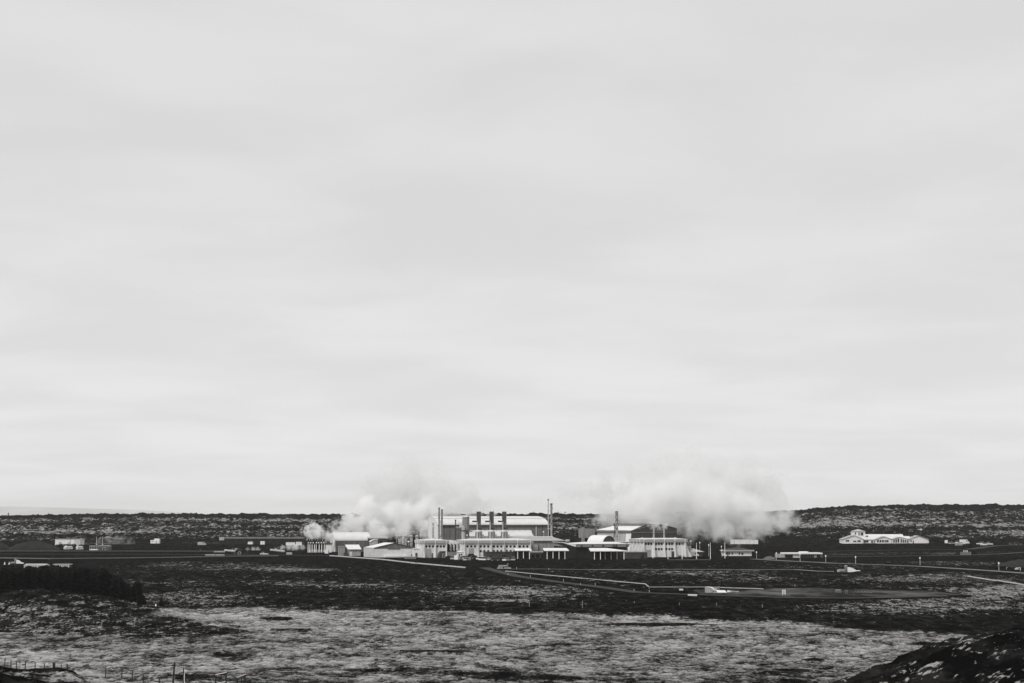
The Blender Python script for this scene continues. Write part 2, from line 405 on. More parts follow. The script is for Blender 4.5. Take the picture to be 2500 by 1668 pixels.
def make_ground():
    rows = np.concatenate([np.linspace(40, 95, 40, endpoint=False), np.linspace(95, 145, 240, endpoint=False), np.linspace(145, 205, 40, endpoint=False),
                           np.linspace(205, 300, 175, endpoint=False), np.linspace(300, 620, 290, endpoint=False), np.linspace(620, 1300, 250, endpoint=False),
                           np.linspace(1300, 2130, 330, endpoint=False), np.geomspace(2130, 20000, 30, endpoint=False), np.linspace(20000, 29500, 40)])
    side = 0.29 + np.cumsum(np.geomspace(0.0015, 0.09, 34))
    cols = np.concatenate([-side[::-1], np.linspace(-0.29, 0.29, 800), side])
    Yg, Ug = np.meshgrid(rows, cols, indexing='ij')
    X = Ug * Yg; Y = Yg
    nr, ncol = X.shape
    h0 = base_h(X, Y)
    px, py = proj(X, Y, h0)
    inside = (Y < 2130)
    hill = smooth(2.0, 5.0, h0) * (Y < 200) * (X > 8)
    warp = (fbm(X, Y, 26.0, 3, 90) - 0.5)
    pyw = py + warp * 22 * np.clip((py - 1380) / 150, 0.1, 1)
    # --- what grows where
    back = (1 - smooth(1306, 1316, py - np.interp(px, [0, 900, 1900, 2050, 2500], [14, 0, 2, 8, 6])))
    gb = np.interp(px, GRASS_PX, GRASS_PY)
    grass = smooth(-11, 9, pyw - gb)
    wedge = ell(px, pyw, 250, 1530, 480, 34, 0.35) * smooth(0, 1, (px < 760) * 1.0) * (1 - smooth(1, 6, pyw - np.interp(px, [0, 330, 520, 760], [1545, 1557, 1562, 1570]))) * smooth(-6, 0, pyw - np.interp(px, [0, 330, 420, 560, 760], [1400, 1497, 1508, 1536, 1566]))
    grass = grass * (1 - wedge)
    tone = 0.5 - 0.35 * smooth(1600, 1668, py) * smooth(380, 800, px) + 0.18 * (1 - smooth(1505, 1560, py)) - 0.2 * (1 - smooth(250, 700, px)) * smooth(1500, 1530, py) * (1 - smooth(1560, 1590, py))
    for cx, c2, rx, ry, dep in DARKS:
        e = ell(px, pyw, cx, c2, rx, ry, 0.7)
        grass = grass * (1 - dep * e)
    for cx, c2, rx, ry, dep in LIGHTS:
        tone = tone + 0.5 * dep * ell(px, pyw, cx, c2, rx, ry, 0.9)
    grass = grass * (1 - hill)
    grass[Y > 2130] = 0
    # near bank: dark face, pale grass on top of its foot
    bank = (px < 215) * (Y < 226) * (py > np.interp(px, [0, 54, 160, 187, 207, 300], [1621, 1629, 1630, 1636, 1645, 1660]) - 1.5)
    bface = bank * (1 - smooth(170, 225, px)) * (1 - smooth(0.2, 0.9, (py - np.interp(px, [0, 54, 110, 160, 207], [1645, 1642, 1639, 1636, 1645])) / 6.0))
    bgrass = bank * (1 - bface) * (1 - smooth(-2, 4, py - np.interp(px, [0, 40, 110, 200, 260], [1650, 1655, 1664, 1675, 1690])))
    grass = np.where(bank > 0, 0.5 * bgrass, grass)
    moss = -0.01 + 0.10 * smooth(1370, 1400, py) * (1 - smooth(1500, 1520, py))
    for cx, c2, rx, ry, dep in MOSS:
        moss = moss + 0.66 * dep * ell(px, pyw, cx, c2, rx, ry, 0.8)
    moss = moss * (1 - ell(px, py, 1720, 1470, 230, 28, 0.3)) * (1 - 0.8 * ell(px, py, 1450, 1376, 420, 10, 0.3)) * (1 - 0.8 * ell(px, py, 850, 1405, 220, 9, 0.4))
    moss = np.maximum(moss, wedge * 0.26)
    knoll = ell(px, py, 150, 1500, 300, 48, 0.3) * (1 - grass)
    moss = np.maximum(moss, knoll * 0.27)
    bandn = fbm(X / 3.0, Y, 60.0, 3, 55)
    backm = 0.23 + 0.75 * (bandn - 0.5) + 0.0 * ell(px, py, 2250, 1280, 400, 40) - 0.55 * (1 - smooth(4, 14, py - np.interp(px, RIDGE_PX, RIDGE_PY)))
    moss = moss * (1 - back) + back * backm
    built = ell(px, py, 1210, 1352, 560, 26, 0.25) * (py > 1318)
    moss = moss * (1 - built)
    grass = grass * (1 - built)
    moss = np.where(hill > 0.3, -0.1, moss)
    # --- relief
    lavaamp = 0.75 * (1 - grass) * smooth(1366, 1376, py)
    backamp = back * np.interp(Y, [1300, 1500, 1900, 2110, 2200], [0.7, 2.6, 2.8, 2.2, 0.3])
    roadflat = np.ones_like(X)
    for R, r in zip(ROADPTS, ROADS):
        for p in R[::1]:
            d2 = ((X - p[0]) / (r[3] * 0.75 + 4)) ** 2 + ((Y - p[1]) / (r[3] * 0.75 + 10)) ** 2
            roadflat = np.minimum(roadflat, smooth(0.55, 1.3, d2)) if False else np.where(d2 < 1.4, np.minimum(roadflat, smooth(0.55, 1.4, d2)), roadflat)
    for cx, c2, rx, ry in PADS:
        roadflat = roadflat * (1 - ell(px, py, cx, c2, rx, ry, 0.35))
    roadflat = roadflat * (1 - built)
    n_big = fbm(X, Y, 17.0, 5, 3)
    rid = 1 - np.abs(2 * fbm(X, Y, 9.0, 4, 21) - 1)
    n_fine = fbm(X, Y, 3.2, 3, 41)
    hum = 0.5 * n_big + 0.35 * rid + 0.15 * n_fine
    far_h = ((hum - 0.45) * 2.2 + (fbm(X, Y, 7.0, 3, 47) - 0.5) * 1.2 + np.maximum(0, fbm(X, Y * 0.5, 6.5, 3, 49) - 0.52) * 2.2 * (0.4 + 1.2 * fbm(X, Y, 60.0, 2, 52))) * backamp
    mid_h = (hum - 0.5) * 2.2 * lavaamp
    tus = 0.5 + 1.1 * (0.75 * fbm(X, Y * 0.8, 1.25, 2, 61, 0.6) + 0.25 * fbm(X, Y * 0.5, 5.5, 3, 63) - 0.5)
    roll = fbm(X, Y, 34.0, 3, 71)
    grass_h = ((tus - 0.5) * 0.62 + (roll - 0.5) * 1.1) * grass * smooth(190, 235, Y)
    hd = fbm(X, Y, 2.6, 5, 81, 0.55)
    hr = 1 - np.abs(2 * fbm(X / 2.3, Y + 0.3 * X, 0.95, 3, 85) - 1)
    hill_h = ((hd - 0.5) * 1.2 + (hr - 0.6) * 0.38) * hill
    bank_h = (fbm(X, Y, 1.5, 3, 66) - 0.5) * 0.25 * bank
    Z = h0 + (far_h + mid_h) * roadflat + grass_h * (0.25 + 0.75 * roadflat) + hill_h + bank_h
    # far coast relief
    Z = Z + smooth(23500, 26000, Y) * (fbm(X, Y, 1500.0, 4, 5) - 0.5) * 60 * (px < 560)
    moss = moss * (0.15 + 0.85 * roadflat) + (hum - 0.5) * 0.55 * ((Y < 2130) & (hill < 0.3)) + np.where(hill > 0.3, 0.54 * smooth(0.80, 1.0, hr) * smooth(0.24, 0.50, fbm(X, Y, 2.6, 3, 33)) + (hd - 0.5) * 0.3, 0)
    moss = np.where(Y > 2300, 0.35, moss)
    # ---
    v = np.stack([X, Y, Z], -1).reshape(-1, 3).astype(np.float32)
    i, j = np.meshgrid(np.arange(nr - 1), np.arange(ncol - 1), indexing='ij')
    a = (i * ncol + j).ravel()
    quads = np.stack([a, a + 1, a + ncol + 1, a + ncol], -1).astype(np.int32)
    me = bpy.data.meshes.new('ground')
    me.vertices.add(len(v)); me.vertices.foreach_set('co', v.ravel())
    me.loops.add(quads.size); me.loops.foreach_set('vertex_index', quads.ravel())
    me.polygons.add(len(quads)); me.polygons.foreach_set('loop_start', np.arange(0, quads.size, 4, dtype=np.int32))
    me.polygons.foreach_set('use_smooth', np.ones(len(quads), bool))
    for nm, arr in (('moss', moss), ('grass', grass), ('tone', tone), ('tus', tus), ('far', np.clip(back, 0, 1)), ('painted_haze', (Y > 15000) * 1.0)):
        at = me.attributes.new(nm, 'FLOAT', 'POINT')
        at.data.foreach_set('value', np.ascontiguousarray(arr, np.float32).ravel())
    me.update(); me.validate()
    return me

def ground_material():
    m = bpy.data.materials.new('lava_moss_and_grass'); m.use_nodes = True
    t = m.node_tree; b = t.nodes['Principled BSDF']
    b.inputs['Roughness'].default_value = 0.95; b.inputs['Specular IOR Level'].default_value = 0.0
    geo = N(t, 'ShaderNodeNewGeometry')
    def noise(scale, detail, rough=0.6, vec=(1, 1, 1)):
        mp = N(t, 'ShaderNodeMapping'); mp.inputs['Scale'].default_value = vec
        t.links.new(geo.outputs['Position'], mp.inputs['Vector'])
        n = N(t, 'ShaderNodeTexNoise'); n.inputs['Scale'].default_value = scale; n.inputs['Detail'].default_value = detail; n.inputs['Roughness'].default_value = rough
        t.links.new(mp.outputs[0], n.inputs['Vector']); return n.outputs['Fac']
    def math_(op, a, c, clamp=False):
        n = N(t, 'ShaderNodeMath', operation=op, use_clamp=clamp)
        for k, val in enumerate((a, c)):
            if isinstance(val, (int, float)): n.inputs[k].default_value = val
            else: t.links.new(val, n.inputs[k])
        return n.outputs[0]
    def mrange(v, a, c, d=0.0, e=1.0, smooth_=True):
        n = N(t, 'ShaderNodeMapRange'); n.interpolation_type = 'SMOOTHSTEP' if smooth_ else 'LINEAR'
        t.links.new(v, n.inputs['Value'])
        for k, val in zip(('From Min', 'From Max', 'To Min', 'To Max'), (a, c, d, e)): n.inputs[k].default_value = val
        return n.outputs[0]
    def attr(nm):
        n = N(t, 'ShaderNodeAttribute'); n.attribute_name = nm; return n.outputs['Fac']
    n1 = noise(0.42, 7, 0.68, (1, 0.30, 1.6)); n2 = noise(1.7, 5, 0.7, (1, 0.35, 1)); n3 = noise(0.05, 4, 0.6, (1, 0.5, 1))
    n4 = noise(3.4, 4, 0.7, (1, 0.4, 1))
    def mixf(f, a, c):
        n = N(t, 'ShaderNodeMix', data_type='FLOAT')
        for k, val in ((0, f), (2, a), (3, c)):
            if isinstance(val, (int, float)): n.inputs[k].default_value = val
            else: t.links.new(val, n.inputs[k])
        return n.outputs[0]
    n5 = noise(0.16, 6, 0.72, (1, 0.16, 2.5)); n6 = noise(0.45, 4, 0.7, (1, 0.2, 2.0))
    na = mixf(attr('far'), n1, n5); nb = mixf(attr('far'), n2, n6)
    mm = math_('ADD', attr('moss'), math_('ADD', math_('MULTIPLY', math_('SUBTRACT', na, 0.5), 1.5), math_('MULTIPLY', math_('SUBTRACT', nb, 0.5), 1.25)))
    mossm = mrange(mm, 0.33, 0.57)
    mcol = mrange(nb, 0.3, 0.72, 0.10, 0.36)
    lcol = mrange(noise(0.30, 6, 0.7, (1, 0.3, 1.5)), 0.42, 0.75, 0.0045, 0.030)
    col = mixf(mossm, lcol, mcol)
    g = math_('ADD', attr('grass'), math_('ADD', math_('MULTIPLY', math_('SUBTRACT', n1, 0.5), 1.3), math_('MULTIPLY', math_('SUBTRACT', n2, 0.5), 1.2)))
    n7 = noise(1.05, 3, 0.55, (1, 0.45, 1)); n8 = noise(0.022, 4, 0.6, (1, 0.6, 1)); n9 = noise(0.16, 5, 0.65, (1, 0.35, 1))
    gm = mrange(math_('ADD', g, math_('MULTIPLY', math_('SUBTRACT', 0.5, n9), 1.1)), 0.30, 0.66)
    tuft_shade = mrange(math_('ADD', n7, math_('MULTIPLY', math_('SUBTRACT', n9, 0.5), 0.75)), 0.54, 0.64)  # dark specks paint the small shadows of the tussocks into the grass
    gtone = math_('ADD', math_('MULTIPLY', attr('tone'), 0.24), math_('ADD', math_('MULTIPLY', math_('SUBTRACT', n8, 0.5), 0.55), math_('ADD', math_('MULTIPLY', math_('SUBTRACT', n2, 0.5), 0.30), math_('MULTIPLY', math_('SUBTRACT', n4, 0.5), 0.62))))
    gcol = math_('MAXIMUM', math_('ADD', math_('ADD', gtone, math_('MULTIPLY', math_('SUBTRACT', 0.5, n9), 0.38)), math_('MULTIPLY', math_('SUBTRACT', attr('tus'), 0.42), 0.62)), 0.02)
    gcol = math_('MULTIPLY', gcol, mrange(tuft_shade, 0.0, 1.0, 1.0, 0.22, False))
    col = mixf(gm, col, gcol)
    col = mixf(attr('painted_haze'), col, math_('ADD', math_('MULTIPLY', noise(0.0016, 4, 0.6), 0.5), 0.22))  # far coast paled in its colour to stand for distance haze
    vm = N(t, 'ShaderNodeVectorMath', operation='SCALE'); vm.inputs[0].default_value = (1, 0.985, 0.965)
    t.links.new(col, vm.inputs['Scale']); t.links.new(vm.outputs[0], b.inputs['Base Color'])
    bp = N(t, 'ShaderNodeBump'); bp.inputs['Strength'].default_value = 0.8; bp.inputs['Distance'].default_value = 0.25
    t.links.new(n2, bp.inputs['Height']); t.links.new(bp.outputs[0], b.inputs['Normal'])
    return m
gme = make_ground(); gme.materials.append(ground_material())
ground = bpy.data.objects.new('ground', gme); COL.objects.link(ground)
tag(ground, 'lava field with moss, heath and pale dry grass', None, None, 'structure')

for r, R in zip(ROADS, ROADPTS):
    R = polyline(r[4], 3.0)
    n = len(R); vs_, fs_ = [], []
    for i in range(n):
        d = R[min(i + 1, n - 1)] - R[max(i - 1, 0)]; d /= np.linalg.norm(d[:2]) + 1e-9
        nn = np.array([-d[1], d[0]])
        for s_ in (-0.5, -0.17, 0.17, 0.5):
            p = R[i][:2] + nn * s_ * r[3]
            zz = float(base_h(p[0], p[1])) + (0.12 if abs(s_) < 0.4 else 0.07)
            vs_.append((p[0], p[1], zz))
    for i in range(n - 1):
        for k in range(3):
            a = i * 4 + k
            fs_.append((a, a + 4, a + 5, a + 1))
    o = MB().add(vs_, fs_, True).build(r[0], M[r[2]])
    tag(o, ROADLABEL[r[1]], None, None, 'structure')
# gravel clearing
cl = [(1690, 1441), (1800, 1438), (1990, 1436), (2160, 1436), (2230, 1441), (2320, 1449), (2345, 1453), (2250, 1457), (2050, 1461), (1850, 1459), (1720, 1455)]
W = [gt(*p) for p in cl]
c0 = np.mean(np.array(W), 0)
mb = MB(); mb.add([tuple(c0 + [0, 0, 0.10])] + [(p[0], p[1], p[2] + 0.06) for p in W], [(0, i + 1, (i + 1) % len(W) + 1) for i in range(len(W))], True)
def gravel_material():
    m = bpy.data.materials.new('clearing_gravel'); m.use_nodes = True
    t = m.node_tree; b = t.nodes['Principled BSDF']; b.inputs['Roughness'].default_value = 0.95; b.inputs['Specular IOR Level'].default_value = 0.0
    geo = N(t, 'ShaderNodeNewGeometry'); mp = N(t, 'ShaderNodeMapping'); mp.inputs['Scale'].default_value = (0.03, 0.02, 0.03)
    t.links.new(geo.outputs['Position'], mp.inputs['Vector'])
    n1 = N(t, 'ShaderNodeTexNoise'); n1.inputs['Scale'].default_value = 1.0; n1.inputs['Detail'].default_value = 6; t.links.new(mp.outputs[0], n1.inputs['Vector'])
    mp2 = N(t, 'ShaderNodeMapping'); mp2.inputs['Scale'].default_value = (0.16, 0.05, 0.1); t.links.new(geo.outputs['Position'], mp2.inputs['Vector'])
    n2 = N(t, 'ShaderNodeTexNoise'); n2.inputs['Scale'].default_value = 1.0; n2.inputs['Detail'].default_value = 8; n2.inputs['Roughness'].default_value = 0.7; t.links.new(mp2.outputs[0], n2.inputs['Vector'])
    av = N(t, 'ShaderNodeMix', data_type='FLOAT'); av.inputs[0].default_value = 0.45; t.links.new(n1.outputs['Fac'], av.inputs[2]); t.links.new(n2.outputs['Fac'], av.inputs[3])
    r1 = N(t, 'ShaderNodeValToRGB'); r1.color_ramp.elements[0].position = 0.46; r1.color_ramp.elements[0].color = (0.022, 0.0215, 0.021, 1)
    r1.color_ramp.elements[1].position = 0.70; r1.color_ramp.elements[1].color = (0.2, 0.196, 0.19, 1)
    t.links.new(av.outputs[0], r1.inputs[0]); t.links.new(r1.outputs[0], b.inputs['Base Color'])
    return m
tag(mb.build('gravel_ground', gravel_material()), 'grey gravel clearing right of the steam silencer', None, None, 'structure')

# ------------------------------------------------------------------ shared pieces
def window_round_mesh(r=0.62):
    ring = MB(); n = 18
    vs_ = []
    for rr, yy in ((r * 1.22, 0.0), (r * 1.22, -0.10), (r, -0.10), (r, 0.02)):
        for k in range(n):
            a = 2 * math.pi * k / n
            vs_.append((rr * math.cos(a), yy, rr * math.sin(a)))
    fs_ = [(i * n + k, i * n + (k + 1) % n, (i + 1) * n + (k + 1) % n, (i + 1) * n + k) for i in range(3) for k in range(n)]
    ring.add(vs_, fs_)
    pane = MB().add([(r * math.cos(2 * math.pi * k / n), -0.03, r * math.sin(2 * math.pi * k / n)) for k in range(n)], [tuple(range(n))])
    return ring.mesh('window', M['concrete']), pane.mesh('pane', M['glass'])
RING, PANE = window_round_mesh()
def put(name, me, parent, loc=(0, 0, 0), rz=0.0):
    o = bpy.data.objects.new(name, me); COL.objects.link(o); o.parent = parent
    o.location = loc; o.rotation_euler = (0, 0, rz); return o
def round_window(t, x, y, z, rz=0.0):
    f = put('window', RING, t, (x, y, z), rz); put('pane', PANE, f)
def rect_window(t, x0, x1, z0, z1, y=0.0, frame='white', bars=0):
    """a framed pane standing a little proud of the wall plane y"""
    fw = min(0.14, (x1 - x0) * 0.12)
    m = MB(); yy0, yy1 = y - 0.09, y + 0.02
    m.box(x0, x1, yy0, yy1, z0, z0 + fw).box(x0, x1, yy0, yy1, z1 - fw, z1).box(x0, x0 + fw, yy0, yy1, z0 + fw, z1 - fw).box(x1 - fw, x1, yy0, yy1, z0 + fw, z1 - fw)
    for k in range(bars):
        xm = x0 + (x1 - x0) * (k + 1) / (bars + 1)
        m.box(xm - fw / 2.5, xm + fw / 2.5, yy0, yy1, z0 + fw, z1 - fw)
    f = m.build('window', M[frame], t)
    MB().box(x0 + fw, x1 - fw, y - 0.04, y + 0.015, z0 + fw, z1 - fw).build('pane', M['glass'], f)
    return f
def door(t, x0, x1, z0, z1, y=0.0, m='cladmid', slats=0):
    d = MB().box(x0, x1, y - 0.07, y + 0.02, z0, z1).build('door', M[m], t)
    MB().box(x0 - 0.12, x0, y - 0.12, y + 0.02, z0, z1 + 0.12).box(x1, x1 + 0.12, y - 0.12, y + 0.02, z0, z1 + 0.12).box(x0, x1, y - 0.12, y + 0.02, z1, z1 + 0.12).build('frame', M['concrete'], d)
    for k in range(slats):
        zz = z0 + (z1 - z0) * (k + 1) / (slats + 1)
        MB().box(x0 + 0.05, x1 - 0.05, y - 0.11, y - 0.065, zz - 0.05, zz + 0.05).build('rail', M['clad'], d)
    return d

TH = 14.0
def office(name, label, px0, Y, px1, pyb, ftop, fbot, rtop, wins, butts, depth, th=TH, end_wins=(), proj_=1.6, over=0.9, roof_in=5.0):
    """long two-storey block: pale concrete wall, sheet fascia, raking buttresses, porthole windows"""
    f = Fr(px0, Y, th); t = f.thing(name, label, 'building')
    L = f.x((px1, 1330)); zf = f.z((px0, fbot)); zt = f.z((px0, ftop), -over); zr = f.z((px0, rtop), 3.0)
    MB().box(0, L, 0, depth, -0.3, zf).build('wall', M['concrete'], t)
    fa = MB(); fa.frustum(-over * 0.9, L + over * 0.9, -over * 0.92, depth + over * 0.9, zf, -over, L + over, -over, depth + over, zt)
    fa.build('fascia', M['fascia'], t)
    rf = MB().frustum(-over * 0.97, L + over * 0.97, -over * 0.97, depth + over * 0.97, zt + 0.003, roof_in, L - roof_in, depth * 0.4, depth * 0.6, max(zr, zt + 0.5)).build('roof', M['roof'], t)
    for a in np.linspace(0.12, 0.88, 4):
        MB().box(L * a - 0.3, L * a + 0.3, depth * 0.42, depth * 0.5, zt + 0.3, max(zr, zt + 0.5) + 0.4).build('roof_vent', M['cladlight'], rf)
    for b in butts:
        bx = f.x((b, 1330), -0.6)
        o = MB().prism_x([(-0.05, -0.3), (-proj_, -0.3), (-proj_ * 0.55, zf * 0.45), (-over * 0.9, zf), (-over * 1.25, zf + 0.9), (-over * 1.05, zt * 0.985), (-0.05, zt * 0.985)], bx - 0.2, bx + 0.2)
        o.build('buttress', M['concrete'], t)
    for (a, b) in wins:
        x, z = f.L((a, b)); round_window(t, x, 0.0, z)
    for (u, z) in end_wins:
        m = MB().box(-0.1, 0.02, u - 0.28, u + 0.28, z - 0.6, z + 0.6)
        w_ = m.build('window', M['concrete'], t)
        MB().box(-0.13, -0.09, u - 0.2, u + 0.2, z - 0.5, z + 0.5).build('pane', M['glass'], w_)
    for u in np.linspace(1.0, depth - 1.0, 4):
        MB().prism_y([(0.05, -0.3), (-proj_ * 0.7, -0.3), (-over * 0.9, zf), (-over * 1.2, zf + 0.9), (-over * 1.0, zt * 0.98), (0.05, zt * 0.98)], u - 0.22, u + 0.22).build('buttress', M['concrete'], t)
    return f, t, L, zf, zt

# ------------------------------------------------------------------ office block west of the pipe gallery
f, t, L, zf, zt = office('office_block', 'short porthole block with raking buttresses left of the pipe gallery', qx(2, 396), 1012, qx(2, 795), 1361,
    qy(2, 995), qy(2, 1048), qy(2, 966), [q(2, a, 1100) for a in (435, 490, 547, 628, 684, 740)], [qx(2, a) for a in (396, 590, 785)], 20.0,
    end_wins=[(u, f_) for u in (3.5, 5.0, 10.5, 12.0) for f_ in (6.1,)])
door(t, f.x(q(2, 430, 1200)), f.x(q(2, 520, 1200)), 0, f.z(q(2, 430, 1135)), m='fascia', slats=4)
door(t, f.x(q(2, 525, 1200)), f.x(q(2, 550, 1200)), 0, f.z(q(2, 525, 1215)), m='charcoal')

# ------------------------------------------------------------------ long office block
wins = [q(2, a, 1100) for a in (1150, 1215, 1280)]
for base in ((2, (1380, 1443, 1510)), (2, (1608, 1672, 1738)), (3, (40, 104, 168)), (3, (266, 331, 397))):
    for a in base[1]:
        if not (base[0] == 3 and a == 40 and False):
            wins += [q(base[0], a, 1100), q(base[0], a, 1182)]
wins += [q(3, a, 1100) for a in (494, 558, 622)]
f, t, L, zf, zt = office('office_block', 'longest porthole block with two rows of round windows behind the parked cars', qx(2, 1095), 1016, qx(3, 695), 1361,
    qy(2, 995), qy(2, 1048), qy(2, 966), wins, [qx(2, 1100), qx(2, 1335), qx(2, 1562), qx(2, 1790), qx(3, 224), qx(3, 452), qx(3, 676)], 17.0)
door(t, f.x(q(2, 1168, 1200)), f.x(q(2, 1262, 1200)), 0, f.z(q(2, 1168, 1130)), m='fascia', slats=5)

# ------------------------------------------------------------------ pipe gallery between the blocks
f = Fr(qx(2, 800), 1024, TH); t = f.thing('pipe_gallery', 'open gallery of four bent steam pipes between the two porthole blocks', 'pipework')
L = f.x(q(2, 1095, 1100)); z1 = f.z(q(2, 800, 1055)); zb = f.z(q(2, 800, 1195))
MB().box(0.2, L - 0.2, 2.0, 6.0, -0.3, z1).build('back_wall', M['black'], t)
MB().box(0.2, L - 0.2, -0.4, 1.9, -0.3, zb).build('plinth', M['concrete'], t)
for a in (850, 908, 966, 1025):
    x = f.x(q(2, a, 1100)); z2 = f.z(q(2, a, 1055)); z3 = f.z(q(2, a, 1185)); zr = f.z(q(2, a, 1008))
    MB().tube([(x, -0.9, z3), (x, -0.9, z2 - 0.8), (x - 0.1, -0.6, z2 - 0.2), (x - 0.9, 0.4, z2 + 0.35), (x - 3.2, 3.0, zr), (x - 4.6, 6.0, zr + 0.2)], 0.48, 10).build('pipe', M['pipe'], t)
    MB().lathe([(0.62, 0), (0.62, 0.3)], (x, -0.9, z3 + 0.6), 12).build('flange', M['bright'], t)
    MB().lathe([(0.62, 0), (0.62, 0.3)], (x, -0.9, z2 - 1.4), 12).build('flange', M['bright'], t)
f = Fr(qx(2, 980), 1016, TH); t = f.thing('switch_hut', 'small pale hut at the foot of the pipe gallery', 'hut')
L = f.x(q(2, 1075, 1230)); z1 = f.z(q(2, 980, 1200))
MB().box(0, L, 0, 3, -0.2, z1).build('wall', M['concrete'], t)
MB().frustum(-0.3, L + 0.3, -0.3, 3.3, z1, L * 0.3, L * 0.7, 1, 2, z1 + 0.8).build('roof', M['roof'], t)
door(t, L * 0.2, L * 0.45, 0, z1 * 0.7, m='charcoal'); rect_window(t, L * 0.55, L * 0.85, z1 * 0.4, z1 * 0.75)
f = Fr(qx(2, 660), 1006, TH); t = f.thing('pump_shed', 'dark curved-roof shed against the short porthole block', 'shed')
L = f.x(q(2, 768, 1250)); z1 = f.z(q(2, 700, 1182))
MB().prism_y([(0, -0.2)] + [(L * (0.5 - 0.5 * math.cos(a)) if a < 1.57 else L, z1 * math.sin(min(a, 1.57)) ** 0.7) for a in np.linspace(0.05, 1.57, 8)] + [(L, z1), (L, -0.2)], 0, 4).build('shell', M['charcoal'], t)
MB().box(L * 0.3, L * 0.95, -0.3, 4.2, z1 + 0.003, z1 + 0.35).build('roof_slab', M['bright'], t)
door(t, L * 0.55, L * 0.75, 0, z1 * 0.6, m='black')

# ------------------------------------------------------------------ big hall with curved roof
f = Fr(qx(2, 640), 1062, TH); t = f.thing('turbine_hall', 'largest hall, dark clad walls under a white curved roof', 'hall')
L = f.x(q(3, 968, 800)); ze = f.z(q(2, 700, 722)); D = 25.0; zt = f.z(q(3, 740, 578), D)
arc = [(D * (1 - math.cos(a)), ze + (zt - ze) * math.sin(a)) for a in np.linspace(0, math.pi / 2, 13)]
MB().box(0.05, L - 0.05, 0.0, D, -0.3, ze - 0.01).build('wall', M['clad'], t)
MB().prism_x([(0.02, -0.3), (0.02, ze)] + arc[1:] + [(D, -0.3)], -0.25, 0.0).build('end_wall', M['white'], t)  # whiter than the front cladding: side light put into its colour
MB().prism_x([(0.02, ze - 0.005)] + arc[1:] + [(D, ze - 0.005)], L, L + 0.2).build('end_gable', M['clad'], t)
sh = MB()
for i in range(12):
    (ya, za_), (yb, zb_) = arc[i], arc[i + 1]
    sh.add([(-0.6, ya - 0.1, za_ + 0.15), (L + 0.6, ya - 0.1, za_ + 0.15), (L + 0.6, yb - 0.1, zb_ + 0.15), (-0.6, yb - 0.1, zb_ + 0.15)], [(0, 1, 2, 3)], True)
sh.box(-0.6, L + 0.6, -0.25, 0.0, ze - 0.1, ze + 0.15)
rf = sh.build('roof', M['roof'], t)
i = 6; MB().box(-0.6, L + 0.6, arc[i][0] - 0.25, arc[i][0] - 0.05, arc[i][1] + 0.1, arc[i][1] + 0.3).build('roof_seam', M['cladlight'], rf)
MB().box(-0.4, L + 0.4, -0.7, -0.255, ze - 0.75, ze - 0.05).build('gutter', M['dark'], t)  # gutter band coloured dark to draw the shadow line under the eave
for x in list(np.arange(3.0, L, 3.2)):
    MB().box(x - 0.06, x + 0.06, -0.12, 0.0, 0, ze - 0.8).build('panel_joint', M['dark'], t)
xd = f.x(q(3, 775, 800)); MB().tube([(xd, -0.3, 0), (xd, -0.3, ze - 0.7)], 0.16, 8).build('downpipe', M['bright'], t)
for zz in (715, 790, 855, 922):
    z = f.z(q(2, 570, zz), 9)
    for dd in (10.2, 12.6):
        w_ = MB().box(-0.36, -0.24, dd - 0.75, dd + 0.75, z - 1.1, z + 1.1).build('window', M['concrete'], t)
        MB().box(-0.40, -0.355, dd - 0.6, dd + 0.6, z - 0.95, z + 0.95).build('pane', M['glass'], w_)
# flared lean-to roof along its front
x0, x1 = f.x(q(2, 1180, 870), -6), f.x(q(3, 745, 870), -6)
za_, zb_ = f.z(q(3, 600, 815)), f.z(q(3, 600, 922), -8)
lm = MB(); prof = [(-8 * (1 - math.cos(a)) , za_ - (za_ - zb_) * math.sin(a)) for a in np.linspace(0, 1.35, 9)]
for i in range(8):
    (ya, z_a), (yb, z_b) = prof[i], prof[i + 1]
    lm.add([(x0, ya - 0.02, z_a), (x1, ya - 0.02, z_a), (x1, yb - 0.02, z_b), (x0, yb - 0.02, z_b)], [(0, 1, 2, 3)], True)
lt = lm.build('lean_to', M['roof'], t)
MB().box(x0, x1, -6.4, -0.02, -0.3, zb_ + 0.1).build('lean_to_wall', M['cladlight'], lt)

# ------------------------------------------------------------------ long flat hall right of the porthole block
f = Fr(qx(3, 620), 1036, TH); t = f.thing('service_hall', 'low grey hall with sloping pale roof behind the glazed canopies', 'hall')
L = f.x(q(3, 1283, 1100)); ze = f.z(q(3, 900, 1003)); zt = f.z(q(3, 900, 936), 8); xl = f.x(q(3, 230, 940), 8)
MB().box(0, L, 0, 14, -0.3, ze).build('wall', M['cladmid'], t)
MB().add([(-2, -0.6, ze), (L + 0.5, -0.6, ze), (L - 4.5, 8, zt), (xl, 8, zt), (L - 4.5, 15, zt - 0.4), (xl, 15, zt - 0.4), (L + 0.5, 15, ze), (xl, 8, zt - 1.2)],
         [(0, 1, 2, 3), (3, 2, 4, 5), (1, 6, 4, 2), (0, 3, 7)]).build('roof', M['fascia'], t)
MB().box(xl, L - 4.5, 7.6, 8.4, zt + 0.003, zt + 0.35).build('ridge_cap', M['white'], t)
MB().box(-2, L + 0.5, -0.8, -0.602, ze - 0.25, ze + 0.1).build('gutter', M['dark'], t)
for x in np.arange(6.0, L, 4.5):
    MB().box(x - 0.07, x + 0.07, -0.1, 0.0, 0, ze - 0.3).build('panel_joint', M['clad'], t)
x0, x1 = f.x(q(3, 705, 1120)), f.x(q(3, 795, 1120))
MB().box(x0, x1, -1.2, -0.01, 0, f.z(q(3, 700, 1078), -1.2)).build('plant_room', M['cladlight'], t)
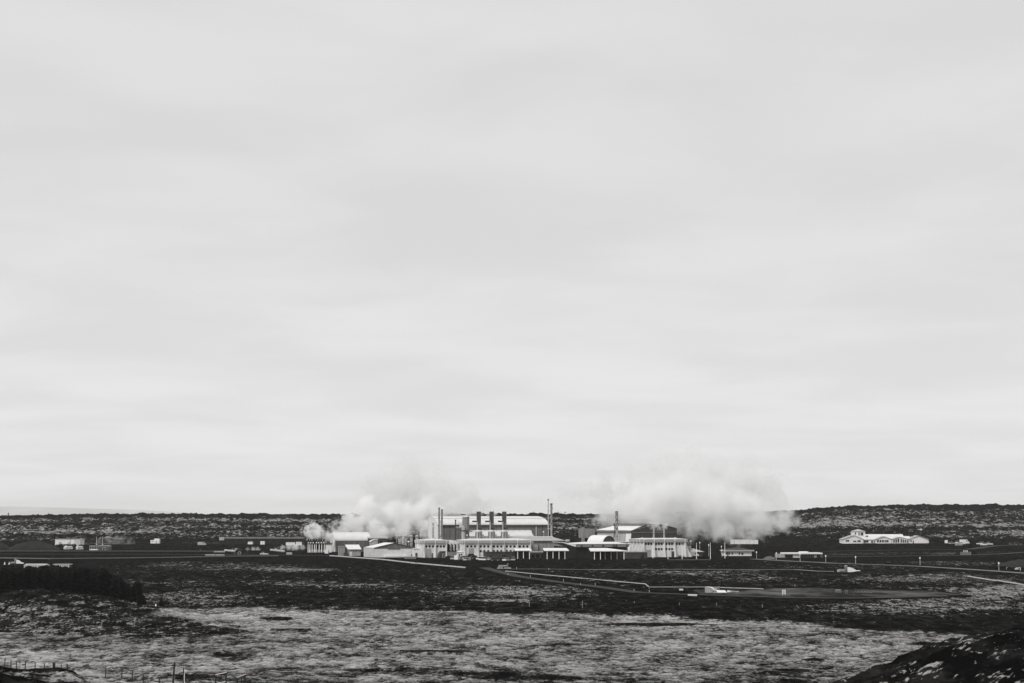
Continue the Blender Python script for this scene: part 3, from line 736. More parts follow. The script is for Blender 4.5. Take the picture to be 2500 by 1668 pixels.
# rounded tanks at its right end
f = Fr(qx(3, 1325), 1034, TH)
t = f.thing('settling_tank', 'stacked pale ring tank at the right end of the grey service hall', 'tank')
r = 1.25; z = [f.z(q(3, 1325, b)) for b in (1140, 1090, 1085, 1040, 1030, 990, 955)]
MB().lathe([(r * 0.9, -0.2), (r * 0.9, z[0]), (r * 0.75, z[1])], n=24).build('base', M['cladlight'], t)
MB().lathe([(r, z[2]), (r * 1.02, z[3])], n=24).build('lower_ring', M['white'], t)
MB().lathe([(r * 0.96, z[4]), (r * 0.96, z[5]), (r * 0.8, z[5] + 0.3)], n=24).build('top', M['fascia'], t)
MB().lathe([(r * 0.7, z[1]), (r * 0.7, z[4])], n=16).build('neck', M['charcoal'], t)

# ------------------------------------------------------------------ stacks, tanks, separators
def stack(name, label, pxc, Y, pyt, r, m='steel', cap='soot', flare=0.0, group=None, capm=None, twist=False, thin=False, zb=0.0):
    f = Fr(pxc, Y, 0); t = f.thing(name, label, 'chimney', group); z1 = f.z((pxc, pyt))
    MB().lathe([(r * 1.15, -0.3), (r * 1.15, 0.8), (r, 0.9), (r, z1)], n=16).build('shaft', M[m], t)
    MB().lathe([(r * 1.02, z1 - 0.02), (r * (1.1 + flare), z1 + 0.3 + 0.5 * flare), (r * (1.1 + flare), z1 + 0.45 + 0.5 * flare)], n=16).build('cap', M[cap], t)
    for k in range(3):
        zz = z1 * (0.45 + 0.18 * k)
        MB().lathe([(r * 1.12, zz), (r * 1.12, zz + 0.18)], n=16).build('joint_ring', M['dark'], t)
    if twist:
        for ph in (0, 2.1, 4.2):
            path = [(r * 1.02 * math.cos(ph + 2.4 * math.pi * s_), r * 1.02 * math.sin(ph + 2.4 * math.pi * s_), z1 * (0.60 + 0.40 * s_)) for s_ in np.linspace(0, 1, 26)]
            MB().tube(path, [r * 0.30] * 26, 6).build('helical_strake', M['dark'], t)
    return t, f, z1
stack('exhaust_stack', 'taller of the two steel stacks at the big hall\'s left end', qx(2, 654), 1050, qy(2, 440), 0.45, 'steel')
stack('exhaust_stack', 'shorter of the two steel stacks at the big hall\'s left end', qx(2, 704), 1051, qy(2, 470), 0.47, 'steel')
f = Fr(qx(2, 679), 1052, 0); t = f.thing('vent_pipe', 'bright vent pipe between the pair of steel stacks', 'pipe')
z1 = f.z(q(2, 679, 660)); MB().lathe([(0.3, -0.3), (0.3, z1)], n=14).build('shaft', M['bright'], t); MB().lathe([(0.38, z1 * 0.55), (0.38, z1 * 0.55 + 0.3)], n=14).build('flange', M['steel'], t)
MB().lathe([(0.4, z1), (0.2, z1 + 0.4)], n=14).build('cowl', M['bright'], t)
stack('exhaust_stack', 'thin black flue in front of the big hall', qx(2, 940), 1046, qy(2, 658), 0.28, 'soot', flare=0.5)
stack('exhaust_stack', 'tallest slender pale mast-like flue right of the big hall', qx(3, 988), 1056, qy(3, 302), 0.26, 'cladlight', flare=0.6)
t, f, z1 = stack('exhaust_stack', 'stack with spiral strakes standing right of the slender flue', qx(3, 1043), 1054, qy(3, 372), 0.52, 'cladmid', flare=0.35, twist=True)
t, f, z1 = stack('exhaust_stack', 'thick stack with spiral strakes beside the vaulted shed', qx(4, 692), 1044, qy(4, 462), 0.66, 'cladmid', flare=0.1, twist=True)
px_ = qx(4, 655); MB().tube([(f.x((qx(4, 640), 1300)), -1.0, f.z(q(4, 640, 870))), (f.x(q(4, 658, 800)), -0.9, f.z(q(4, 658, 780))), (-1.3, -0.8, f.z(q(4, 670, 640)))], 0.22, 8).build('bypass_pipe', M['soot'], t)
for a in (1283, 1447):
    stack('roof_flue', 'left pale flue with steam on the dark gabled hall' if a == 1283 else 'right pale flue with steam on the dark gabled hall', qx(4, a), 1046, qy(4, 722), 0.48, 'cladmid', 'cladlight')[0].scale = (1, 1, 1)
# fat tank with elbow pipe
f = Fr(qx(2, 1120), 1048, 0); t = f.thing('steam_drum', 'fat steel tank tower with domed top and elbow pipe', 'tank')
r = f.x(q(2, 1183, 700)); z1 = f.z(q(2, 1120, 592)); z2 = f.z(q(2, 1120, 562))
MB().lathe([(r, -0.3), (r, z1)], n=28).build('shell', M['steel'], t)
MB().lathe([(r * 1.02, z1), (r * 0.97, z1 + (z2 - z1) * 0.5), (r * 0.55, z2 - 0.2), (0.1, z2)], n=28).build('dome', M['bright'], t)
z = f.z(q(2, 1120, 545)); MB().tube([(-r * 0.2, 0, z2 - 0.2), (-r * 0.2, 0, z), (-r * 1.5, -0.2, z)], 0.22, 8).build('vent_arm', M['soot'], t)
xe = f.x(q(2, 1082, 800)); ze_ = f.z(q(2, 1080, 760))
MB().tube([(xe, -r - 1, 0), (xe, -r - 1, ze_ - 1.4), (xe - 0.2, -r - 1, ze_ - 0.5), (xe - 0.8, -r - 0.9, ze_), (xe - 1.8, -r - 0.4, ze_ + 0.1)], 1.15, 14).build('elbow', M['cladlight'], t)
MB().tube([(xe - 4, -r - 0.6, ze_ - 0.5), (xe - 0.6, -r - 0.6, ze_ - 0.5)], 0.75, 12).build('inlet_box', M['cladlight'], t)
MB().lathe([(1.5, ze_ - 2.1), (1.5, ze_ - 1.7)], (xe, -r - 1, 0), 16).build('flange', M['charcoal'], t)
MB().tube([(r, -0.5, f.z(q(2, 1200, 830))), (r + 1.6, -0.5, f.z(q(2, 1200, 838)))], 0.25, 8).build('branch_pipe', M['dark'], t)
# three bottle-shaped separators
def separator(pxc, tops, label):
    f = Fr(pxc, 1040, 0); t = f.thing('steam_separator', label, 'separator', 'bottle-shaped separators before the big hall')
    P = lambda b: f.z((pxc, qy(2, b)))
    R_, r_ = 62 / 7.127 / (F / 1040), 38 / 7.127 / (F / 1040)
    MB().lathe([(R_, -0.3), (R_, P(850))], n=24).build('vessel', M['steel'], t)
    MB().lathe([(R_ * 1.01, P(850) + 0.003), (r_ * 1.05, P(812))], n=24).build('shoulder', M['bright'], t)
    MB().lathe([(r_, P(816)), (r_, P(500)), (r_ * 1.06, P(500)), (r_ * 1.06, P(492))], n=22).build('neck', M['steel'], t)
    MB().lathe([(r_ * 1.15, P(800)), (r_ * 1.15, P(792))], n=22).build('collar', M['soot'], t)
    xb = -25 / 7.127 / (F / 1040)
    MB().tube([(xb, -R_ - 0.8, 0), (xb, -R_ - 0.8, P(668)), (xb - 0.2, -R_ - 0.8, P(664)), (xb - 0.5, -R_ - 0.8, P(662))], 0.16, 8).build('riser', M['bright'], t)
    MB().tube([(xb - 0.1, -R_ - 0.7, P(668)), (xb - 0.9, -R_ - 0.7, P(664)), (xb - 2.6, -R_ - 0.7, P(664))], [0.3, 0.42, 0.42], 10).build('silencer_arm', M['soot'], t)
    MB().box(-R_ * 0.9, R_ * 0.5, -r_ - 0.8, -r_, P(712), P(708)).build('platform', M['bright'], t)
    for s_ in (-1, 1):
        MB().box(s_ * R_ * 0.85 - 0.15, s_ * R_ * 0.85 + 0.15, -0.3, 0.3, P(805), P(775)).build('valve', M['soot'], t)
    MB().tube([(R_, -0.5, P(902)), (R_ + 0.9, -0.5, P(902))], 0.22, 8).build('branch_pipe', M['soot'], t)
    return t
separator(qx(2, 1345), 0, 'leftmost bottle-shaped separator, next to the fat tank')
separator(qx(2, 1569), 0, 'middle one of the three bottle-shaped separators')
separator(qx(3, 222), 0, 'rightmost bottle-shaped separator before the white curved roof')

# ------------------------------------------------------------------ dark low annexes and canopies in front
def simple_box(name, label, cat, k, a0, a1, b0, b1, Y, depth, m, roofm=None, th=TH, rt=0.35, group=None, win=None):
    f = Fr(qx(k, a0), Y, th); t = f.thing(name, label, cat, group)
    L = f.x(q(k, a1, b1)); z1 = f.z(q(k, a0, b0))
    MB().box(0, L, 0, depth, -0.4, z1).build('wall', M[m], t)
    MB().box(-0.25, L + 0.25, -0.25, depth + 0.25, z1 + 0.003, z1 + rt).build('roof', M[roofm or m], t)
    for (u0, u1, v0, v1) in (win or []):
        rect_window(t, L * u0, L * u1, z1 * v0, z1 * v1, frame='charcoal')
    return f, t, L, z1
simple_box('annex', 'charcoal low annex below the long porthole block', 'building', 2, 1490, 2020, 1207, 1310, 985, 8, 'charcoal', 'charcoal', win=[(0.08, 0.14, 0.3, 0.6), (0.5, 0.62, 0.3, 0.6)])
simple_box('annex', 'charcoal low annex with pale roof edge between the two front canopies', 'building', 3, 660, 960, 1205, 1310, 988, 8, 'charcoal', 'fascia', win=[(0.1, 0.3, 0.1, 0.75), (0.36, 0.6, 0.1, 0.75), (0.66, 0.9, 0.1, 0.75)])
def canopy(label, k, a0, a1, b0, b1, posts, pb, Y, depth, skew=0.0):
    f = Fr(qx(k, a0), Y, TH * 0.4); t = f.thing('entrance_canopy', label, 'canopy', 'white canopies on slim posts')
    L = f.x(q(k, a1, b0)); z1 = f.z(q(k, a0, b0), depth * 0.5); z0 = f.z(q(k, a0, b1))
    MB().add([(0, 0, z0), (L, 0, z0), (L - skew, depth, z1), (0.3, depth, z1), (0, 0, z0 - 0.35), (L, 0, z0 - 0.35), (L - skew, depth, z1 - 0.35), (0.3, depth, z1 - 0.35)],
             [(0, 1, 2, 3), (7, 6, 5, 4), (0, 4, 5, 1), (1, 5, 6, 2), (2, 6, 7, 3), (3, 7, 4, 0)]).build('roof', M['white'], t)
    for i, a in enumerate(posts):
        x = f.x(q(k, a, b1), 0.5); yy = 0.5 if pb[i] > 1200 else 4.0
        MB().tube([(x, yy, -0.2), (x, yy, z0 - 0.02)], 0.17, 8).build('post', M['bright'], t)
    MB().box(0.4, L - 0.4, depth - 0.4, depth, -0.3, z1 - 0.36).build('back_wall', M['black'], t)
    return f, t
canopy('small white canopy on three posts below the long porthole block', 3, 405, 705, 1135, 1167, (455, 555, 660), (1315,) * 3, 978, 6, 0.4)
canopy('white canopy on four posts before the grey service hall', 3, 912, 1350, 1130, 1168, (967, 1070, 1174, 1277), (1315,) * 4, 978, 7, 0.4)
canopy('widest white canopy on six posts before the black entrance building', 4, 270, 862, 1035, 1076, (335, 430, 522, 617, 712, 805), (1215, 1215, 1172, 1195, 1195, 1215), 970, 8, 9.0)

# black entrance building with pale hipped roof
f = Fr(1414.7, 992, TH); t = f.thing('entrance_building', 'black-walled building with low white hipped roof and bracketed fascia', 'building')
L = f.x(q(4, 868, 1000)); zf0 = f.z(q(4, 300, 1018)); zf1 = f.z(q(4, 300, 966)); D = 21
MB().box(-1.5, L - 1, 0.6, D, -0.3, zf0).build('wall', M['black'], t)
MB().frustum(-1.4, L + 0.2, -0.6, D, zf0 + 0.003, -2.0, L + 0.8, -1.2, D + 1, zf1).build('fascia', M['fascia'], t)
MB().frustum(-2.0, L + 0.8, -1.2, D + 1, zf1 + 0.003, 6, L - 6, D * 0.4, D * 0.6, zf1 + 0.8).build('roof', M['white'], t)
for a in (130, 300, 470, 640, 683, 853):
    x = f.x(q(4, a, 1000), -1.2)
    MB().prism_x([(-1.75, zf0 + 0.1), (-1.75, zf0 + 0.9), (-1.5, zf0 + 1.3), (-1.2, zf0 + 1.3), (-0.7, zf0 + 0.1)], x - 0.28, x + 0.28).build('bracket', M['charcoal'], t)
MB().add([(-1.6, 0, -0.3), (-7.5, 2, -0.3), (-7.5, 2, zf0 + 0.4), (-1.6, 0, zf0 - 0.1), (-7.5, D, -0.3), (-7.5, D, zf0 + 0.4), (-1.6, D, zf0 - 0.1), (-1.6, D, -0.3)],
         [(0, 1, 2, 3), (1, 4, 5, 2), (2, 5, 6, 3), (4, 7, 6, 5)]).build('side_wing', M['black'], t)
MB().add([(-2.0, -0.5, zf1 - 0.4), (-8.3, 1.5, zf1 + 0.9), (-8.3, D, zf1 + 0.9), (-2.0, D, zf1 - 0.4), (-2.0, -0.5, zf1 - 1.5), (-8.3, 1.5, zf1 + 0.6), (-8.3, D, zf1 + 0.6), (-2, D, zf1 - 1.5)],
         [(0, 1, 2, 3), (0, 4, 5, 1), (4, 7, 6, 5), (1, 5, 6, 2)]).build('wing_roof', M['roof'], t)

# vaulted shed
f = Fr(qx(4, 455), 1026, 34); t = f.thing('vaulted_shed', 'half-barrel vault with white roof and dark rounded end', 'shed')
L = f.x(q(4, 668, 900)); zt = f.z(q(4, 560, 836)); zb0 = f.z(q(4, 560, 950))
arcv = [(L * (0.5 - 0.5 * math.cos(a)), zb0 - 1 + (zt - zb0 + 1) * math.sin(a)) for a in np.linspace(0, math.pi, 17)]
MB().prism_y([(0, -0.3)] + arcv + [(L, -0.3)], 0, 0.3).build('end_wall', M['dark'], t)
vm_ = MB()
for i in range(16):
    (xa, za_), (xb, zb_) = arcv[i], arcv[i + 1]
    vm_.add([(xa, -0.5, za_ + 0.2), (xb, -0.5, zb_ + 0.2), (xb, 13, zb_ + 0.2), (xa, 13, za_ + 0.2)], [(0, 1, 2, 3)], True)
    vm_.add([(xa, -0.5, za_ + 0.2), (xb, -0.5, zb_ + 0.2), (xb, -0.5, zb_ - 0.1), (xa, -0.5, za_ - 0.1)], [(0, 1, 2, 3)])
vm_.build('roof', M['white'], t)
MB().box(0, L, 0.32, 13, -0.3, zb0 - 1).build('wall', M['cladlight'], t)
for a in (0.25, 0.75):
    MB().box(L * a - 0.06, L * a + 0.06, -0.06, 0.0, 0, zb0 + 2.0).build('joint', M['soot'], t)
f = Fr(qx(4, 545), 1012, TH); t = f.thing('low_link', 'thin pale roof slab between the vault and the right porthole block', 'building')
L = f.x(q(4, 900, 940)); z1 = f.z(q(4, 545, 938))
MB().box(1, L - 1, 0.5, 8, -0.3, z1 - 0.5).build('wall', M['charcoal'], t)
MB().frustum(0, L, 0, 9, z1 - 0.5, -0.6, L + 0.3, -0.5, 9.5, z1).build('roof', M['white'], t)

# grey box on a post
f = Fr(qx(4, 180), 1078, TH); t = f.thing('grey_block', 'plain grey box building raised above the dark ground left of the gabled hall', 'building')
L = f.x(q(4, 345, 800)); z1 = f.z(q(4, 200, 725)); z0 = f.z(q(4, 200, 872))
MB().box(0, L, 0, 12, z0, z1).build('upper_wall', M['cladmid'], t)
MB().box(0.3, L, 0.3, 12, -0.3, z0 - 0.003).build('lower_wall', M['black'], t)
MB().box(-1.6, -0.005, -0.2, 0.8, -0.3, z1 + 0.9).build('corner_post', M['cladmid'], t)
for i in range(12):
    x = L * (0.25 + 0.9 * i / 12)
    MB().tube([(x, 2, z1), (x, 2, z1 + 0.8 + 0.5 * ((i * 7) % 3))], 0.1, 6).build('vent', M['soot'], t)
MB().box(L * 0.65, L * 1.1, 3, 5, z1 + 0.003, z1 + 1.4).build('roof_unit', M['charcoal'], t)

# ------------------------------------------------------------------ gabled hall on the right of the plant
f = Fr(qx(4, 935), 1056, 42); t = f.thing('gabled_hall', 'wide dark gabled hall with pale panelled side and monitor roof', 'hall')
Lg = f.x(q(4, 1650, 800)); ze = f.z(q(4, 935, 752)); xa, zapex = f.L(q(4, 1195, 690)); xr, zr2 = f.L(q(4, 1425, 668)); zre = f.z(q(4, 1650, 725))
fl = 1.0
MB().prism_y([(-fl, -0.3), (0, ze), (xa, zapex + 1.6), (xr, zr2), (Lg, zre), (Lg, -0.3)], 0, 0.4).build('gable_wall', M['dark'], t)
zb_ = f.z(q(4, 1300, 785)); MB().box(0, Lg - 0.1, -0.12, 0.0, zb_, zb_ + 0.25).build('band', M['cladmid'], t)
# long side wall runs back to the left
Dn = 26.0
MB().add([(-fl, 0.4, -0.3), (0, 0.4, ze - 0.4), (0, Dn, ze - 0.4), (-fl, Dn, -0.3)], [(0, 1, 2, 3)]).build('side_wall', M['cladlight'], t)
for i in range(6):
    y0, y1 = 0.6 + (Dn - 1) * i / 6, 0.6 + (Dn - 1) * (i + 1) / 6 - 0.35
    MB().add([(-fl - 0.08, y0, 0), (-0.08, y0, ze - 1.4), (-0.08, y1, ze - 1.4), (-fl - 0.08, y1, 0)], [(0, 1, 2, 3)]).build('panel', M['fascia' if i else 'white'], t)
MB().box(-0.7, 0.0, 0.2, Dn, ze - 1.2, ze - 0.2).build('eave_band', M['clad'], t)
MB().add([(-0.8, -0.3, ze), (xa, -0.3, zapex + 0.2), (xa, Dn + 0.5, zapex + 0.2), (-0.8, Dn + 0.5, ze)], [(0, 1, 2, 3)]).build('roof', M['white'], t)
MB().add([(xa, -0.3, zapex + 0.2), (xa, -0.3, zapex + 1.6), (xa, Dn + 0.5, zapex + 1.6), (xa, Dn + 0.5, zapex + 0.2)], [(0, 1, 2, 3)]).build('monitor', M['clad'], t)
MB().add([(xa, -0.3, zapex + 1.6), (xr, -0.3, zr2 + 0.3), (Lg + 0.4, -0.3, zre + 0.2), (Lg + 0.4, Dn, zre + 0.2), (xr, Dn, zr2 + 0.3), (xa, Dn, zapex + 1.6)], [(0, 1, 4, 5), (1, 2, 3, 4)]).build('rear_roof', M['clad'], t)
for i in range(14):
    x = Lg * (0.06 + 0.9 * i / 13)
    MB().box(x - 0.05, x + 0.05, -0.07, 0.0, 0, zb_ - 0.01).build('panel_joint', M['charcoal'], t)

# ------------------------------------------------------------------ right porthole block
wins = [q(4, a, 968) for a in (1152, 1196, 1241, 1316, 1361, 1405, 1482, 1526, 1571, 1645, 1690, 1735)] + [q(4, a, 1049) for a in (1316, 1361, 1405, 1482, 1526, 1571)]
f, t, L, zf, zt = office('office_block', 'right porthole block with flared corner buttress beside the flagpoles', qx(4, 1095), 1022, qx(4, 1790), 1359,
    qy(4, 893), qy(4, 940), qy(4, 878), wins, [qx(4, a) for a in (1120, 1286, 1451, 1616, 1779)], 17.0, th=16, proj_=2.0, roof_in=3,
    end_wins=[(u, z_) for u in (2.6, 4.2, 9.6, 11.2) for z_ in (3.2, 6.6)])
MB().prism_y([(L - 0.1, -0.3), (L + 3.6, -0.3), (L + 1.2, zf * 0.55), (L + 0.4, zf), (L - 0.1, zf)], 0.05, 0.8).build('end_buttress', M['white'], t)
MB().prism_y([(0.1, -0.3), (-1.6, -0.3), (-0.5, zf * 0.4), (0.1, zf * 0.6)], -0.4, 0.4).build('end_buttress', M['white'], t)
door(t, f.x(q(4, 1155, 1050)), f.x(q(4, 1235, 1050)), 0, f.z(q(4, 1155, 1060)), m='fascia', slats=3)
door(t, f.x(q(4, 1560, 1100)), f.x(q(4, 1605, 1100)), 0, f.z(q(4, 1560, 1085)), m='charcoal')
f, t, L, z1 = simple_box('annex', 'charcoal box annex in front of the right porthole block', 'building', 4, 866, 1178, 1104, 1203, 985, 9, 'charcoal', 'cladmid')
MB().prism_y([(L * 0.62, 0), (L * 0.8, z1 * 0.95), (L * 0.8, 0)], -0.3, -0.005).build('stair', M['black'], t)
# small hut with hipped roof
f = Fr(qx(4, 1860), 1040, 10); t = f.thing('gate_hut', 'small dark hut with pale hipped roof right of the flared buttress', 'hut')
L = f.x(q(4, 2090, 1120)); z0 = f.z(q(4, 1900, 1095)); z1 = f.z(q(4, 1900, 1040), 3)
MB().box(0.8, L - 0.8, 0.6, 7, -0.3, z0).build('wall', M['charcoal'], t)
MB().frustum(0, L, -0.3, 8, z0 + 0.003, 0.8, L * 0.35, 3, 5, z1).build('roof', M['fascia'], t)
MB().box(-0.6, 0.7, 1, 2.5, -0.3, f.z(q(4, 1865, 1000))).build('chimney', M['cladmid'], t)

# ------------------------------------------------------------------ left halls
f = Fr(qx(1, 645), 1165, 16); t = f.thing('barrel_hall', 'barrel-roofed hall with pale end and grey ribbed front, partly lost in steam', 'hall')
L = f.x(q(1, 1200, 1000)); ze = f.z(q(1, 700, 917)); D = 15; zt = f.z(q(1, 700, 783), D * 0.6)
arc = [(D * 0.62 * (1 - math.cos(a)), ze + (zt - ze) * math.sin(a)) for a in np.linspace(0, math.pi / 2, 10)] + [(D, zt - 0.4)]
MB().box(0, L, 0.05, D, -0.3, ze).build('wall', M['clad'], t)
MB().prism_x([(0.05, -0.3), (0.05, ze)] + arc[1:] + [(D, -0.3)], -0.3, -0.003).build('end_wall', M['white'], t)  # end coloured paler than the ribbed front, light from the left painted in
sh = MB()
for i in range(len(arc) - 1):
    (ya, za_), (yb, zb_) = arc[i], arc[i + 1]
    sh.add([(-0.6, ya - 0.1, za_ + 0.1), (L + 0.3, ya - 0.1, za_ + 0.1), (L + 0.3, yb - 0.1, zb_ + 0.1), (-0.6, yb - 0.1, zb_ + 0.1)], [(0, 1, 2, 3)], True)
rf = sh.build('roof', M['roof'], t)
for a in (748, 880, 970, 1105):
    x = f.x(q(1, a, 820), D * 0.4); z = f.z(q(1, a, 826), D * 0.4)
    MB().box(x - 1.2, x + 1.2, D * 0.30, D * 0.42, z - 1.0, z + 0.3).build('roof_vent', M['charcoal'], rf)
MB().box(-0.42, -0.29, D * 0.5, D * 0.66, zt - 2.6, zt - 1.8).build('louvre', M['charcoal'], t)
for x in np.arange(1.2, L, 1.5):
    MB().box(x - 0.09, x + 0.09, -0.1, 0.05, 0, ze - 0.1).build('rib', M['dark'], t)

f = Fr(qx(1, 205), 1146, 8); t = f.thing('condenser_shed', 'flat-roofed open shed with a row of dark-tipped exhaust pipes', 'shed')
L = f.x(q(1, 600, 965)); z1 = f.z(q(1, 205, 958)); z0 = f.z(q(1, 205, 972))
MB().box(0, L, 0, 8, z0, z1).build('roof', M['charcoal'], t)
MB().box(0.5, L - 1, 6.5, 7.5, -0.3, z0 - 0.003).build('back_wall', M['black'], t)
MB().box(L * 0.72, L - 0.5, 0.4, 5, -0.3, z0 - 0.003).build('end_room', M['white'], t)
for a in (212, 240, 275, 312, 340, 388, 428, 470):
    x = f.x(q(1, a, 1000)); MB().tube([(x, 0.35, -0.3), (x, 0.35, z0 - 0.01)], 0.24, 8).build('post', M['bright'], t)
for a in (216, 252, 292, 345, 381, 421, 461):
    x = f.x(q(1, a, 920), 3); zz = f.z(q(1, a, 905), 3)
    o = MB().tube([(x, 3, z1), (x, 3, zz)], 0.36, 10).build('exhaust_pipe', M['bright'], t)
    MB().lathe([(0.34, zz - 1.2), (0.44, zz - 1.1), (0.44, zz + 0.2), (0.15, zz + 0.8)], (x, 3, 0), 10).build('tip', M['soot'], o)
for i in range(6):
    x = 1.5 + i * L * 0.11
    MB().lathe([(0.6, -0.2), (0.7, 0.7), (0.4, 1.5), (0.1, 1.9)], (x, 3, 0), 12).build('pump', M['bright'], t)

f, t, L, z1 = simple_box('flat_building', 'dark flat-topped building with pale roof edge behind the gabled store', 'building', 1, 1202, 1478, 880, 1000, 1120, 9, 'charcoal', 'roof', rt=0.9)
for i in range(4):
    rect_window(t, L * (0.1 + 0.22 * i), L * (0.24 + 0.22 * i), z1 * 0.62, z1 * 0.86, frame='clad')
f = Fr(qx(1, 1205), 1100, 10); t = f.thing('loading_hood', 'pale curved hood on the roof line behind the gabled store', 'hood')
L = f.x(q(1, 1320, 930)); za_ = f.z(q(1, 1205, 940)); zb_ = f.z(q(1, 1310, 905))
MB().prism_y([(0, -0.3), (0, za_), (L * 0.3, za_ + (zb_ - za_) * 0.6), (L * 0.7, zb_), (L, zb_), (L, -0.3)], 0, 6).build('shell', M['fascia'], t)
MB().prism_y([(-0.2, za_ + 0.003), (L * 0.3, za_ + (zb_ - za_) * 0.6 + 0.2), (L * 0.7, zb_ + 0.2), (L + 0.2, zb_ + 0.2), (L + 0.2, zb_ + 0.45), (L * 0.68, zb_ + 0.45), (L * 0.27, za_ + (zb_ - za_) * 0.6 + 0.5), (-0.3, za_ + 0.4)], -0.3, 6.3).build('lid', M['white'], t)

f = Fr(qx(1, 850), 1052, 22); t = f.thing('gabled_house', 'little gabled house with pale roof left of the wide store', 'house')
L = f.x(q(1, 1045, 1100)); ze = f.z(q(1, 850, 1050)); zr_ = f.z(q(1, 830, 985), 4)
D = 8
MB().prism_x([(0, -0.3), (0, ze), (D / 2, zr_), (D, ze), (D, -0.3)], 0, L).build('wall', M['cladmid'], t)
MB().prism_x([(0.02, -0.3), (0.02, ze), (D / 2, zr_), (D, ze), (D, -0.3)], -0.15, -0.003).build('end_wall', M['white'], t)
MB().add([(-0.5, -0.5, ze - 0.15), (L + 0.4, -0.5, ze - 0.15), (L + 0.4, D / 2, zr_ + 0.2), (-0.5, D / 2, zr_ + 0.2), (-0.5, D + 0.5, ze - 0.15), (L + 0.4, D + 0.5, ze - 0.15)], [(0, 1, 2, 3), (3, 2, 5, 4)]).build('roof', M['white'], t)
door(t, L * 0.12, L * 0.3, 0, ze * 0.6, m='white'); rect_window(t, L * 0.45, L * 0.62, ze * 0.25, ze * 0.5)
MB().box(L * 0.33, L, -0.12, -0.005, 0, ze * 0.52).build('lower_cladding', M['fascia'], t)
f, t, L, z1 = simple_box('store_box', 'plain grey block left of the little gabled house', 'building', 1, 706, 800, 1014, 1170, 1050, 7, 'cladmid', 'cladmid', th=10)
MB().box(L * 0.75, L * 1.5, -2, -0.01, -0.3, z1 * 0.35).build('step_block', M['charcoal'], t)

# wide gabled store
f = Fr(qx(1, 1266), 1016, 24); t = f.thing('gabled_store', 'wide low store with grey gable and white columned side', 'building')
L = f.x(q(1, 1902, 1100)); ze = f.z(q(1, 1266, 1028)); xa, zr_ = f.L(q(1, 1580, 955)); zre = f.z(q(1, 1900, 1030)); zs = f.z(q(1, 1266, 1050), 0)
D = 13.5
MB().box(0, L, 0, D, -0.3, min(ze, zre) - 0.4).build('wall', M['white'], t)
MB().prism_y([(0, ze - 0.399), (0, ze), (xa, zr_), (L, zre), (L, zre - 0.3)], 0.0, 0.3).build('gable', M['clad'], t)
xb0, xb1 = f.x(q(1, 1482, 1040)), f.x(q(1, 1678, 1040)); MB().box(xb0, xb1, -0.15, -0.003, f.z(q(1, 1500, 1056)), ze + 0.1).build('sign_board', M['clad'], t)
MB().add([(-0.7, -0.5, ze), (xa, -0.5, zr_ + 0.2), (L + 0.5, -0.5, zre + 0.05), (-0.7, D + 0.5, ze), (xa, D + 0.5, zr_ + 0.2), (L + 0.5, D + 0.5, zre + 0.05)], [(0, 1, 4, 3), (1, 2, 5, 4)]).build('roof', M['white'], t)
for i in range(6):
    yy = 0.3 + (D - 1.0) * i / 5
    MB().box(-0.9, -0.3, yy, yy + 0.5, -0.3, ze - 0.15).build('column', M['white'], t)
for i in range(5):
    yy = 0.95 + (D - 1.0) * i / 5
    MB().box(-0.06, -0.003, yy + 0.3, yy + 1.2, 0, ze * 0.5).build('side_door', M['charcoal'], t)
for i in range(5):
    a = q(1, 1340 + 95 * i, 1090); x, z = f.L(a)
    if not (xb0 < x < xb1 and False):
        MB().lathe([(0.9, 0), (0.9, 0.02)], n=20)
door(t, f.x(q(1, 1850, 1100)), f.x(q(1, 1885, 1100)), 0, f.z(q(1, 1850, 1135)), m='charcoal')
MB().box(f.x(q(1, 1418, 1170)), f.x(q(1, 1780, 1170)), -1.5, -0.01, -0.3, 0.7).build('loading_step', M['concrete'], t)
f, t, L, z1 = simple_box('link_building', 'low pale link right of the gabled store', 'building', 1, 1905, 2040, 1050, 1180, 1018, 6, 'concrete', 'roof', th=14)
door(t, L * 0.1, L * 0.35, 0, z1 * 0.55, m='charcoal'); rect_window(t, L * 0.55, L * 0.85, z1 * 0.3, z1 * 0.55)
simple_box('transformer_box', 'grey flat box on the bank below the gabled store', 'box', 1, 1770, 1930, 1182, 1242, 985, 4, 'cladmid', 'fascia', th=14)

# capped silencer pipes
for i, (a, b) in enumerate(((1672, 842), (1762, 842), (1853, 842), (1945, 842))):
    f = Fr(qx(1, a), 1060 + 2 * i, 0)
    t = f.thing('capped_silencer', ['leftmost', 'second', 'third', 'rightmost, most hidden'][i] + ' of the four capped grey cylinders beside the short porthole block', 'silencer', 'four capped cylinders')
    r = 26 / 6.528 / (F / 1060); z1 = f.z(q(1, a, 856))
    MB().lathe([(r, -0.3), (r, z1)], n=20).build('shell', M['cladmid'], t)
    MB().lathe([(r * 1.25, z1), (r * 1.25, z1 + 0.35), (r * 0.8, z1 + 0.95), (0.05, z1 + 1.05)], n=20).build('cap', M['fascia'], t)
    MB().lathe([(r * 1.05, z1 * 0.7), (r * 1.05, z1 * 0.7 + 0.2)], n=20).build('band', M['clad'], t)

